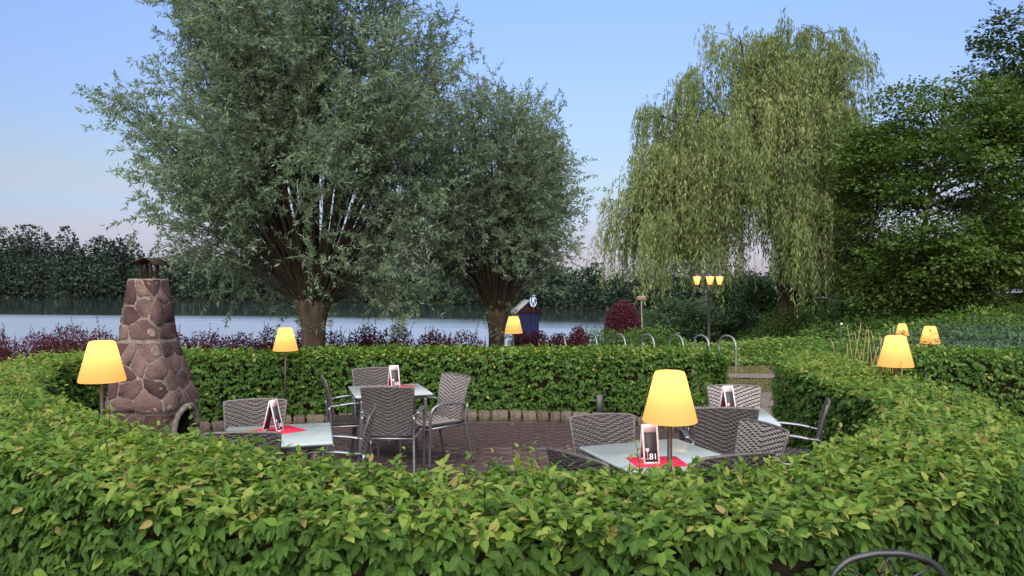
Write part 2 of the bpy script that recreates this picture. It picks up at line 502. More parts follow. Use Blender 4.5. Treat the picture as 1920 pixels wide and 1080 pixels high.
# terrace floor: joint bed as one sheet with the nearest pavers laid on it as pieces
ter = MB().add([(-3.6, 4.2, -.012), (3.0, 4.2, -.012), (3.0, 10.2, -.012), (-3.6, 10.2, -.012)], [(0, 1, 2, 3)]).build('terrace', M['joint'], kind='structure')
pv = [mesh('paver', np.concatenate((b := MB().box((0, 0, 0), (.196 + q, .096 + q, .03), bev=.006)).V), b.F) for q in (0, -.002, -.004)]
for me_ in pv:
    me_.materials.append(M['paver'])
cand = []
for r in range(60):
    for c in range(36):
        x, y = -3.5 + c * .2 + (r % 2) * .1, 4.3 + r * .1
        if x < 2.85 and y < 10.1:
            P_ = 960 + x / y * F_PX
            vis = (y > 6.6) and (560 < P_ < 1080 or (1030 < P_ < 1320 and y > 8.2))
            cand.append((0 if vis else 1, -y if not vis else y, x, y))
cand.sort()
rest = MB()
for k, (v, _, x, y) in enumerate(cand):
    dz = -.015 + rng.uniform(-.003, .002)
    a = rng.normal(0, .012)
    if k < 300:
        o = link('paver', pv[k % 3], parent=ter, loc=(x, y, dz))
        o.rotation_euler = (rng.normal(0, .008), rng.normal(0, .008), a)
    else:
        rest.box((x, y, dz), (.194, .094, .03), R=[[math.cos(a), -math.sin(a), 0], [math.sin(a), math.cos(a), 0], [0, 0, 1]])
rest.build('paver_field', M['paver'], ter, kind='stuff')

# path through the gap in the hedges, and the paved strip under the bike hoops
def strip(name, pts, w, z, m):
    P = arc([(a, b, 0) for a, b in pts], 8)
    T = unit(np.gradient(P, axis=0)); S = np.stack([T[:, 1], -T[:, 0], 0 * T[:, 0]], -1)
    wig = 1 + .04 * np.sin(np.arange(len(P)) * 1.7)[:, None]
    V = np.concatenate([P - S * w / 2 * wig, P + S * w / 2 * wig]); V[:, 2] = z
    n = len(P)
    return link(name, mesh(name, V, np.array([(i, n + i, n + i + 1, i + 1) for i in range(n - 1)])), m, kind='structure')


strip('path', [(2.2, 8.6), (3.0, 10.2), (3.9, 11.6), (5.2, 12.6), (7.5, 13.4)], 1.5, -.02, M['path'])
strip('pavement', [(-1, 16.1), (2.5, 15.7), (5.5, 15.3), (9, 15.0)], .75, -.016, M['path'])

# ------------------------------------------------------------------ leaves
_hi_t = np.array([.16, .40, .66, .86]); _hi_w = np.array([.36, .50, .40, .20])
HI = np.array([(0, 0)] + [(t, s * w) for t, w in zip(_hi_t, _hi_w) for s in (-1, 0, 1)] + [(1, 0)])
HF = [(0, 2, 1), (0, 3, 2)]
for r_ in range(3):
    b_ = 1 + r_ * 3
    for k_ in (0, 1):
        HF += [(b_ + k_, b_ + k_ + 1, b_ + k_ + 4), (b_ + k_, b_ + k_ + 4, b_ + k_ + 3)]
HF += [(10, 11, 13), (11, 12, 13)]
MID = np.array([(0, 0), (.3, -.45), (.3, 0), (.3, .45), (.7, -.38), (.7, 0), (.7, .38), (1, 0)])
MF = [(0, 2, 1), (0, 3, 2), (1, 2, 5), (1, 5, 4), (2, 3, 6), (2, 6, 5), (4, 5, 7), (5, 6, 7)]
LO = np.array([(0, 0), (.42, -.5), (1, 0), (.42, .5)])
LF = [(0, 2, 1), (0, 3, 2)]
Q4 = np.array([(0, 0), (.28, -.46), (.70, -.38), (1, 0), (.70, .38), (.28, .46)])
QF = [(0, 5, 1), (1, 5, 4), (1, 4, 2), (2, 4, 3)]
LODS = {'q': (Q4, np.array(QF)), 'hi': (HI, np.array(HF)), 'mid': (MID, np.array(MF)), 'lo': (LO, np.array(LF))}


def leaf_verts(P, D, N, L, W, lod, curl=.18, fold=.3):
    T, F = LODS[lod]
    D = unit(D); S = unit(np.cross(D, N)); N = np.cross(S, D)
    n, k = len(P), len(T)
    L = np.broadcast_to(L, (n,)); W = np.broadcast_to(W, (n,)); curl = np.broadcast_to(curl, (n,)); fold = np.broadcast_to(fold, (n,))
    t, s = T[:, 0], T[:, 1]
    V = (P[:, None] + D[:, None] * (L[:, None] * t)[..., None] + S[:, None] * (W[:, None] * s)[..., None]
         + N[:, None] * (fold[:, None] * W[:, None] * np.abs(s) - curl[:, None] * L[:, None] * t ** 2)[..., None])
    FF = (np.arange(n)[:, None, None] * k + F[None]).reshape(-1, 3)
    uv = np.tile(np.stack([t, s, 0 * t], -1), (n, 1))
    return V.reshape(-1, 3), FF, uv, k


def leaf_obj(name, P, D, N, L, W, tint, m, lod='lo', parent=None, kind='stuff', curl=.18, fold=.3):
    V, F, uv, k = leaf_verts(P, D, N, L, W, lod, curl, fold)
    at = {'tint': ('FLOAT', np.repeat(np.clip(tint, 0, 1), k))}
    if lod != 'lo':
        at['leafuv'] = ('FLOAT_VECTOR', uv)
    return link(name, mesh(name, V, F, at, smooth=(lod != 'lo')), m, parent, kind)


def rnd_dir(n, r=rng):
    return unit(r.normal(size=(n, 3)))


# ------------------------------------------------------------------ hedges
def hedge(name, label, line, w, h, leaf, dens, seed, rag=.045, lod='mid', m='hornbeam_far', n_single=0, near_hi=0.0, inner=None, group='clipped hornbeam hedges', caps=(True, True), shoots=0, young=.5):
    r = np.random.default_rng(seed)
    P = arc([(a, b, 0) for a, b in line], 10)
    seg = np.linalg.norm(np.diff(P, axis=0), axis=1); s_ = np.concatenate([[0], np.cumsum(seg)]); Ltot = s_[-1]
    T = unit(np.gradient(P, axis=0)); S = np.stack([T[:, 1], -T[:, 0], 0 * T[:, 0]], -1)
    at = lambda s, A: np.stack([np.interp(s, s_, A[:, i]) for i in range(3)], -1)
    lump = sines(seed + 1, 3, 8, 2.2)
    root = empty(name, (0, 0, 0))
    tag(root, label, 'hedge', group)
    # core of twigs: keeps the light out of the inside
    hw, ins = w / 2, .17
    prof = [(-hw + ins, 0), (-hw + ins, h - .28), (-hw + ins + .10, h - .19), (hw - ins - .10, h - .19), (hw - ins, h - .28), (hw - ins, 0)]
    idx = np.linspace(0, len(P) - 1, max(8, len(P) // 3)).astype(int)
    if caps[0]:
        idx[0] = min(3, idx[1])
    if caps[1]:
        idx[-1] = max(len(P) - 4, idx[-2])
    V = np.concatenate([[P[i] + S[i] * a + np.array([0, 0, z]) for a, z in prof] for i in idx])
    k = len(prof)
    Fc = [(i * k + j, i * k + j + 1, (i + 1) * k + j + 1, (i + 1) * k + j) for i in range(len(idx) - 1) for j in range(k - 1)] + [tuple(range(k - 1, -1, -1)), tuple((len(idx) - 1) * k + j for j in range(k))]
    link('core', mesh('core', V, Fc), M['twig'], root)
    # sprays over the rounded profile
    per_side, per_top = h - .1, w
    n_spray = int(Ltot * (2 * per_side + per_top) * dens / 5) + int(dens / 5 * w * h * 1.2) * (caps[0] + caps[1])
    nb = int(Ltot * (2 * per_side + per_top) * dens / 5)
    s = r.uniform(0, Ltot, n_spray); u = r.uniform(0, 2 * per_side + per_top, n_spray)
    keep = np.ones(n_spray, bool)
    side = np.where(u < per_side, -1, np.where(u < per_side + per_top, 0, 1))
    zz = np.where(side == -1, u, np.where(side == 1, 2 * per_side + per_top - u, h))
    zz = np.where(side == 0, h, zz + .05)
    aa = np.where(side == -1, -hw, np.where(side == 1, hw, u - per_side - hw))
    # round the shoulders
    C = at(s, P); Sx = at(s, S); Tx = at(s, T)
    O = np.zeros((n_spray, 3))
    rc = .16
    for i_side in (-1, 1):
        mk = side == i_side
        f = np.clip((zz - (h - rc)) / rc, 0, 1)
        O[mk] = (Sx * i_side * np.cos(f * .8)[:, None])[mk] + np.stack([0 * f, 0 * f, np.sin(f * .8)], -1)[mk]
        aa = np.where(mk, aa - i_side * .10 * f ** 2, aa)
    mk = side == 0
    f = np.clip((np.abs(aa) - (hw - rc)) / rc, 0, 1)
    O[mk] = (np.stack([0 * f, 0 * f, np.cos(f * .8)], -1) + Sx * (np.sign(aa) * np.sin(f * .8))[:, None])[mk]
    zz = np.where(mk, zz - .06 * f ** 2, zz)
    B = C + Sx * aa[:, None]; B[:, 2] = zz
    # rounded ends
    ce = np.arange(n_spray) >= nb
    if ce.any():
        ends = [e_ for e_, c_ in zip((0, 1), caps) if c_]
        which = r.choice(ends, n_spray)
        a_ = r.uniform(-hw, hw, n_spray); z_ = h * np.sqrt(r.uniform(.02, 1, n_spray))
        for e_ in ends:
            q = ce & (which == e_)
            i_ = 0 if e_ == 0 else -1
            dir_ = T[i_] * (-1 if e_ == 0 else 1)
            bul = .14 * (1 - (a_ / hw) ** 2) - .12 * np.clip((z_ - (h - rc)) / rc, 0, 1) ** 2
            pos = P[i_] + S[i_] * a_[:, None] + dir_ * bul[:, None]; pos[:, 2] = z_
            B[q] = pos[q]; O[q] = dir_ + np.array([0, 0, .1]); side[q] = 2; keep[q] = True
    O = unit(O)
    lm = lump(B)
    B = B + O * (lm * rag + r.normal(0, .4 * rag, n_spray) - .055 - .11 * (r.random(n_spray) < .35) * r.random(n_spray))[:, None]
    face = (O * unit(np.array([0, 0, CAM_H]) - B)).sum(-1)  # sides turned away from the viewer carry fewer sprays
    keep &= (face > -.15) | (O[:, 2] > .5) | (r.random(n_spray) < .22)
    B, O, side, lm, Tx = B[keep], O[keep], side[keep], lm[keep], Tx[keep]
    n = len(B); m_ = 5
    top = (O[:, 2] > .55)
    tw = unit(O * np.where(top, .55, .75)[:, None] + rnd_dir(n, r) * .65 + np.array([0, 0, .1]))
    sd = unit(np.cross(tw, unit(np.array([0, 0, 1.0]) + O * .6 + rnd_dir(n, r) * .3)))
    kk = np.tile(np.arange(m_), n)
    rep = lambda A: np.repeat(A, m_, axis=0)
    twl = leaf * r.uniform(.9, 1.7, n)
    base = rep(B) + rep(tw) * (rep(twl) * (kk / m_ - .25))[:, None]
    sgn = np.where(kk % 2 == 0, 1.0, -1.0)
    sgn = np.where(kk == m_ - 1, 0, sgn)
    D = unit(rep(tw) * .55 + rep(sd) * sgn[:, None] * .85 + np.array([0, 0, -1.0]) * (np.where(rep(top), .12, .50) + r.normal(0, .15, n * m_))[:, None] + rnd_dir(n * m_, r) * .40)
    Nn = unit(rep(O) * .75 + np.array([0, 0, .75]) + rnd_dir(n * m_, r) * .58)
    Lf = leaf * r.uniform(.62, 1.12, n * m_) * np.where(kk == m_ - 1, .8, 1)
    Wf = Lf * r.uniform(.52, .66, n * m_)
    tone = r.normal(.22, .15, n) + .16 * lump(B * .5)
    tint = rep(tone) + r.normal(0, .09, n * m_) + np.where(rep(top), .44 * young * 2 * r.uniform(.2, 1, n * m_), 0) + np.where(r.random(n * m_) < .035, .25, 0)
    tint = np.where(r.random(n * m_) < np.where(rep(top), .045, .012), .97, np.minimum(tint, .90))
    curl = r.normal(.2, .22, n * m_); fold = r.uniform(.08, .6, n * m_)
    order = np.arange(n * m_)
    single = np.zeros(n * m_, bool)
    if n_single:
        # the leaves that show largest, apart from one another
        sx_ = base[:, 0] / base[:, 1] * F_PX; sy_ = (CAM_H - base[:, 2]) / base[:, 1] * F_PX
        vis = (np.abs(sx_) < 950) & (sy_ < 545) & (base[:, 1] < 4.4)
        outer = ((base - rep(B)) * rep(O)).sum(-1) > -.01
        sc_ = Lf / base[:, 1] + r.uniform(0, .006, n * m_) + np.where(outer, .01, 0)
        sc_ = np.where(vis, sc_, -1)
        used = {}
        for i in np.argsort(-sc_):
            c_ = (int(sx_[i] // 34), int(sy_[i] // 30))
            if c_ in used or sc_[i] < 0:
                continue
            used[c_] = 1; single[i] = True
            if single.sum() >= n_single:
                break
    dist = base[:, 1]
    deep = rep(r.random(n) < .25)
    for nm, q, ld in (('foliage', (~single) & (dist < near_hi) & ~deep, 'hi'), ('foliage', (~single) & (dist >= near_hi) & ~deep & (dist < 4.3), lod), ('foliage', (~single) & ((dist >= 4.3) | deep), 'q')):
        if q.any():
            leaf_obj(nm, base[q], D[q], Nn[q], Lf[q], Wf[q], tint[q], M[m], ld, root, 'stuff', curl[q], fold[q])
    if n_single:
        protos = []
        for i in range(24):                                  # leaf shapes lying along +X, shared by the single leaves
            V_, F_, uv_, k_ = leaf_verts(np.zeros((1, 3)), np.array([[1., 0, 0]]), np.array([[0, 0, 1.]]), 1.0, r.uniform(.54, .66), 'hi', r.normal(.2, .14), r.uniform(.15, .45))
            tn = np.clip(.2 + .7 * i / 24, 0, .97) if i < 22 else .98
            me_ = mesh('leaf', V_, F_, {'tint': ('FLOAT', np.full(k_, tn)), 'leafuv': ('FLOAT_VECTOR', uv_)}, True)
            me_.materials.append(M[m]); protos.append(me_)
        for i in np.nonzero(single)[0]:
            d_ = D[i]; s2 = unit(np.cross(d_, Nn[i])); n2 = np.cross(s2, d_)
            R = Matrix([[d_[j] * Lf[i], -s2[j] * Lf[i], n2[j] * Lf[i], base[i][j]] for j in range(3)] + [[0, 0, 0, 1]])
            pi_ = 22 + i % 2 if tint[i] > .95 else int(np.clip((tint[i] - .2) / .7 * 24 + r.normal(0, 1), 0, 21))
            o = link('leaf', protos[pi_], parent=root)
            o.matrix_world = R
    # upright shoots that the shears missed
    for j in range(shoots):
        s0 = r.uniform(.05, .95) * Ltot
        b0 = at(np.array([s0]), P)[0] + at(np.array([s0]), S)[0] * r.uniform(-.8, .8) * hw
        hh = r.uniform(.06, .16) + .10 * (r.random() < .15)
        add_shoot(root, (b0[0], b0[1], h - .06), hh, r, leaf, m)
    return root


def add_shoot(root, b0, hh, r, leaf, m, lean=None):
    b0 = np.asarray(b0)
    le = r.normal(0, .12, 2) if lean is None else np.asarray(lean)
    pts = arc([b0, b0 + np.array([le[0] * .3, le[1] * .3, 1]) * hh * .5, b0 + np.array([le[0], le[1], 1]) * hh], 4)
    o = MB().tube(pts, np.linspace(.0028, .0012, len(pts)), 5).build('shoot', M['twig'], root)
    nl = max(4, int(hh / .032))
    t = np.linspace(.25, 1, nl)
    base = np.stack([np.interp(t, np.linspace(0, 1, len(pts)), pts[:, i]) for i in range(3)], -1)
    az = np.arange(nl) * PI + r.uniform(0, 6) + r.normal(0, .5, nl)
    D = unit(np.stack([np.cos(az), np.sin(az), r.uniform(.3, 1.0, nl)], -1))
    N = unit(np.array([0, 0, 1.0]) - D * .3 + rnd_dir(nl, r) * .3)
    Lf = leaf * np.linspace(.95, .5, nl) * r.uniform(.8, 1.1, nl)
    leaf_obj('foliage', base, D, N, Lf, Lf * .55, r.uniform(.62, .9, nl), M[m], 'mid', o, 'stuff', r.normal(.1, .1, nl), r.uniform(.2, .5, nl))


near_line = [(3.85, 9.6), (3.55, 8.4), (3.45, 7.1), (3.36, 6.0), (3.0, 5.0), (2.25, 4.05), (1.2, 3.38), (0, 3.25), (-1.2, 3.5), (-2.4, 4.3), (-3.7, 5.4), (-4.6, 6.5), (-5.2, 7.6), (-5.6, 8.4), (-5.45, 9.2), (-4.95, 9.95)]
H_near = hedge('hedge', 'nearest clipped hornbeam hedge curving all round the front of the terrace', near_line, .86, .985, .065, 2800, 11, lod='mid', m='hornbeam', n_single=300, near_hi=3.3, shoots=130, young=.80, rag=.075, caps=(True, True))
r_ = np.random.default_rng(77)
for (x_, y_, Y_, hh) in [(968, 868, 3.55, .17), (1012, 872, 3.5, .19), (1000, 880, 3.4, .2), (1245, 880, 3.3, .1), (118, 770, 5.2, .26), (205, 830, 4.4, .27), (535, 860, 3.7, .16), (870, 860, 3.6, .12), (1585, 842, 3.9, .22), (1610, 830, 4.0, .2), (1180, 868, 3.5, .12), (470, 850, 4.0, .14), (690, 870, 3.6, .1)]:
    p_ = px(x_, y_, Y_)
    add_shoot(H_near, (p_[0], p_[1], .93), hh, r_, .078, 'hornbeam')
hedge('hedge', 'long clipped hornbeam hedge behind the back tables, with the stone edging along its foot', [(-4.75, 10.25), (-3.5, 10.55), (-2, 10.8), (0, 10.95), (1.7, 10.8), (2.86, 10.45)], .9, .95, .066, 2300, 21, young=.6, shoots=10)
hedge('hedge', 'clipped hornbeam hedge beyond the reeds under the small far lamps', [(5.3, 10.2), (6.6, 9.7), (8.2, 9.2), (10.5, 8.4)], 1.0, 1.03, .066, 2100, 31, young=.4)

# barberry: a dark red hedge with long spiky shoots
def barberry(name, label, blobs, n_leaf, n_spike, seed, sp=(.12, .3)):
    r = np.random.default_rng(seed)
    root = empty(name, (0, 0, 0)); tag(root, label, 'shrub', 'dark red barberry')
    w = np.array([b[3] * b[5] for b in blobs]); w = w / w.sum()
    ch = r.choice(len(blobs), n_leaf + n_spike, p=w); B = np.array(blobs)[ch]
    d = rnd_dir(len(ch), r); d[:, 2] = np.abs(d[:, 2])
    lump = sines(seed, 3, 6, 3)
    sc_ = (r.uniform(.75, 1.0, len(ch)) + .06 * lump(d * 3 + B[:, :3]))[:, None]
    Ps = B[:, :3] + d * B[:, 3:6] * sc_
    core = MB()
    for b in blobs:
        prof = [(max(.02, math.cos(a) * .75), math.sin(a) * .75) for a in np.linspace(0, PI / 2, 6)]
        mb_ = MB().lathe(prof, 12)
        core.add(np.concatenate(mb_.V) * np.array(b[3:6]) + np.array(b[:3]), mb_.F)
    core.build('core', M['twig'], root)
    q = slice(0, n_leaf)
    L = r.uniform(.022, .045, n_leaf) * (1 + .02 * B[q, 1])
    leaf_obj('foliage', Ps[q], unit(d[q] + rnd_dir(n_leaf, r) * .9), unit(d[q] + rnd_dir(n_leaf, r)), L, L * .6, r.beta(2, 2, n_leaf) * .9 + (r.random(n_leaf) < .02) * .3, M['barberry'], 'lo', root, 'stuff')
    Bp, Dp, Lp = [], [], []
    tubes = MB()
    for i in range(n_leaf, n_leaf + n_spike):
        dv = unit(d[i] * .35 + np.array([0, 0, 1]) + r.normal(0, .22, 3)); hh = r.uniform(*sp)
        k_ = int(hh / .009)
        t = r.uniform(0, 1, k_)[:, None]
        Bp.append(Ps[i] + dv * hh * t + r.normal(0, .006, (k_, 3))); Dp.append(unit(dv * .5 + rnd_dir(k_, r))); Lp.append(r.uniform(.022, .04, k_) * (1.15 - .5 * t[:, 0]))
        tubes.tube([Ps[i] - dv * .1, Ps[i] + dv * hh], [.004, .0015], 3, cap=False)
    tubes.build('twigs', M['twig'], root, kind='stuff')
    Bp, Dp, Lp = np.concatenate(Bp), np.concatenate(Dp), np.concatenate(Lp)
    leaf_obj('foliage', Bp, Dp, rnd_dir(len(Bp), r), Lp, Lp * .6, r.beta(2, 1.6, len(Bp)) * .9, M['barberry'], 'lo', root, 'stuff')
    return root


def blob_row(x0, y0, x1, y1, n, rx, ry, h, seed):
    r = np.random.default_rng(seed)
    return [(x0 + (x1 - x0) * t + r.normal(0, .05), y0 + (y1 - y0) * t, 0.0, rx * r.uniform(.85, 1.15), ry, h * r.uniform(.92, 1.1)) for t in np.linspace(0, 1, n)]


barberry('barberry_hedge', 'long dark red barberry hedge along the lake, behind the chimney and the big pollard willow', blob_row(-10.5, 13.4, -.9, 14.2, 17, .52, .42, 1.05, 5), 46000, 700, 41, (.10, .34))
barberry('barberry_hedge', 'low clipped dark red barberry mound beside the blue hut', blob_row(.15, 16.6, 1.45, 16.5, 4, .38, .4, .86, 6), 11000, 120, 42, (.05, .12))
barberry('barberry_bush', 'round dark red barberry bush by the signpost at the lake', [(px(1168, 590, 20)[0], 20, .42, .52, .48, 1.0)], 11000, 150, 43, (.06, .16))

# ------------------------------------------------------------------ trees
def limb_curve(a, b, rise, r, n=7, wob=.05):
    a, b = np.asarray(a, float), np.asarray(b, float)
    L = np.linalg.norm(b - a)
    mid = (a + b) / 2 + np.array([0, 0, rise * L]) + r.normal(0, wob * L * .5, 3)
    t = np.linspace(0, 1, n)[:, None]
    return (1 - t) ** 2 * a + 2 * t * (1 - t) * mid + t ** 2 * b


def sample_curve(C, t):
    u = np.linspace(0, 1, len(C))
    return np.stack([np.interp(t, u, C[:, i]) for i in range(3)], -1)


def trunk_mesh(X, Y, z0, h, r0, r1, seed, knob=0.0, lean=(0, 0)):
    r = np.random.default_rng(seed)
    prof, seg = [], 20
    V, F = [], []
    zs = np.concatenate([np.linspace(0, h, 12)])
    nf = sines(seed, 2, 5, 2)
    for i, z in enumerate(zs):
        t = z / h
        rr = r0 + (r1 - r0) * t + r0 * .55 * math.exp(-z / .22) + knob * math.exp(-((t - .96) / .16) ** 2)
        for k in range(seg):
            a = 2 * PI * k / seg
            q = rr * (1 + .05 * math.sin(5 * a + z * 1.3) + .07 * float(nf(np.array([[math.cos(a) * 2, z * 2 + math.sin(a) * 2]]))[0]))
            V.append((X + lean[0] * t + q * math.cos(a), Y + lean[1] * t + q * math.sin(a), z0 + z))
    n = len(zs)
    for i in range(n - 1):
        for k in range(seg):
            F.append((i * seg + k, i * seg + (k + 1) % seg, (i + 1) * seg + (k + 1) % seg, (i + 1) * seg + k))
    V.append((X + lean[0], Y + lean[1], z0 + h + r1 * .5))
    F += [((n - 1) * seg + k, (n - 1) * seg + (k + 1) % seg, n * seg) for k in range(seg)]
    return V, F


def pollard(label, X, Y, th, tr, C, Rd, n_limb, n_twig, leaf, seed, low=.0):
    """pollard willow: stout trunk, knobbly head, a fan of straight rods, narrow leaves on fine twigs"""
    r = np.random.default_rng(seed)
    z0 = float(ground_z(X, Y))
    root = empty('willow_tree', (0, 0, 0)); tag(root, label, 'tree', 'pollard willows by the lake')
    V, F = trunk_mesh(X, Y, z0, th - z0, tr * 1.05, tr, seed, tr * .42)
    link('trunk', mesh('trunk', V, F, smooth=True), M['bark'], root)
    head = np.array([X, Y, th])
    C, Rd = np.array(C), np.array(Rd)
    curves = []
    for i in range(n_limb):
        while True:
            d = rnd_dir(1, r)[0]
            if d[2] > -.72:
                break
        p = np.sign(d) * np.abs(d) ** .85
        tgt = C + Rd * p / max(1e-6, (np.abs(p) ** 2.1).sum() ** (1 / 2.1)) * r.uniform(.50, 1.0) ** .45
        if tgt[2] < th + .1:
            tgt[:2] = C[:2] + (tgt[:2] - C[:2]) * .86
            tgt[2] = th + .1 - r.uniform(0, .5)
        if tgt[2] < th + 1.7 and abs(tgt[0] - X) < 2.0 and tgt[1] < Y and r.random() < .6:
            tgt = C + (tgt - C) * np.array([1, -1, 1])   # the lower rods on the terrace side were pruned away
        h = tgt - head
        a = head + np.array([h[0], h[1], 0]) / (np.linalg.norm(h[:2]) + .3) * tr * 1.05 + np.array([0, 0, r.uniform(-.22, .25)])
        L = np.linalg.norm(h)
        flat = 1 - np.clip(h[2] / L, 0, 1)
        c = limb_curve(a, tgt, .10 + .13 * flat, r, 8, .05)
        curves.append(c)
        r0 = r.uniform(.014, .034) * (L / 5) ** .5
        o = MB().tube(c, np.linspace(r0, .006, 8), 6, cap=False).build('limb', M['limb'], root, smooth=True)
    tws, Bp, Dp, Np, Lp = MB(), [], [], [], []
    twV, twF, nv = [], [], 0
    for c in curves:
        L = np.linalg.norm(c[-1] - c[0])
        k_ = int(n_twig * L / 5 * 1.55)
        t = r.uniform(low + .16, 1, k_) ** .70
        t[:3] = 1
        b = sample_curve(c, t)
        bare = (np.hypot(b[:, 0] - X, b[:, 1] - Y) < .21 * (Rd[0] + Rd[1])) & (b[:, 2] < th + .46 * Rd[2] - .1)
        t = t[~bare | (r.random(k_) < .28)]; k_ = len(t)
        if k_ == 0:
            continue
        b = sample_curve(c, t); b2 = sample_curve(c, np.clip(t + .05, 0, 1.05)); tan = unit(b2 - sample_curve(c, t - .05))
        outw = unit(b - (C - np.array([0, 0, Rd[2] * .35])))
        dv = unit(tan * .30 + rnd_dir(k_, r) * .80 + outw * .15 + np.array([0, 0, .18]))
        b = b + r.normal(0, .10, (k_, 3)) * t[:, None]
        tl = r.uniform(.35, .95, k_) * (1.1 - .35 * t)
        for i in range(k_):
            e = b[i] + dv[i] * tl[i] + np.array([0, 0, -.10 * tl[i] ** 2])
            twV += [b[i] + (.004, 0, 0), b[i] - (.002, .0035, 0), b[i] - (.002, -.0035, 0), e]
            twF += [(nv, nv + 1, nv + 3), (nv + 1, nv + 2, nv + 3), (nv + 2, nv, nv + 3)]; nv += 4
            m_ = int(tl[i] / .0155)
            u = r.uniform(.12, 1.05, m_)[:, None]
            Bp.append(b[i] + dv[i] * tl[i] * u + np.array([0, 0, -.10]) * (tl[i] * u) ** 2 + r.normal(0, .012, (m_, 3)))
            Dp.append(unit(dv[i] * .65 + rnd_dir(m_, r) * .75 + np.array([0, 0, -.12])))
    link('twigs', mesh('twigs', np.array(twV), np.array(twF)), M['limb'], root, 'stuff')
    # water shoots on the trunk head
    k_ = 260
    d = rnd_dir(k_, r)
    Bp.append(head + np.array([.1, -.28, -.18]) + d * np.array([.3, .2, .33])); Dp.append(unit(d + np.array([0, -.3, .3])))
    Bp, Dp = np.concatenate(Bp), np.concatenate(Dp)
    n = len(Bp)
    L = leaf * r.uniform(.65, 1.2, n)
    ln = sines(seed + 9, 3, 6, 1.2)
    leaf_obj('crown', Bp, Dp, rnd_dir(n, r) + np.array([0, -.1, .5]), L, L * r.uniform(.20, .30, n), .45 + .34 * ln(Bp) + r.normal(0, .17, n), M['willow'], 'lo', root, 'stuff', .15, .1)
    print('pollard leaves', n)
    return root


x1 = px(587, 0, 12.6)[0]
pollard('largest pollard willow, silvery crown and furrowed trunk behind the long hedge', x1, 12.6, 1.62, .19, (x1 - .10, 12.6, 4.35), (2.84, 2.7, 4.35), 170, 34, .091, 51, .08)
x2 = px(931, 0, 15.0)[0]
pollard('smaller pollard willow with slim leaning trunk next to the blue hut', x2, 15.0, 1.35, .155, (x2 - .12, 15.0, 3.65), (1.85, 1.8, 2.35), 115, 30, .094, 52, .06)


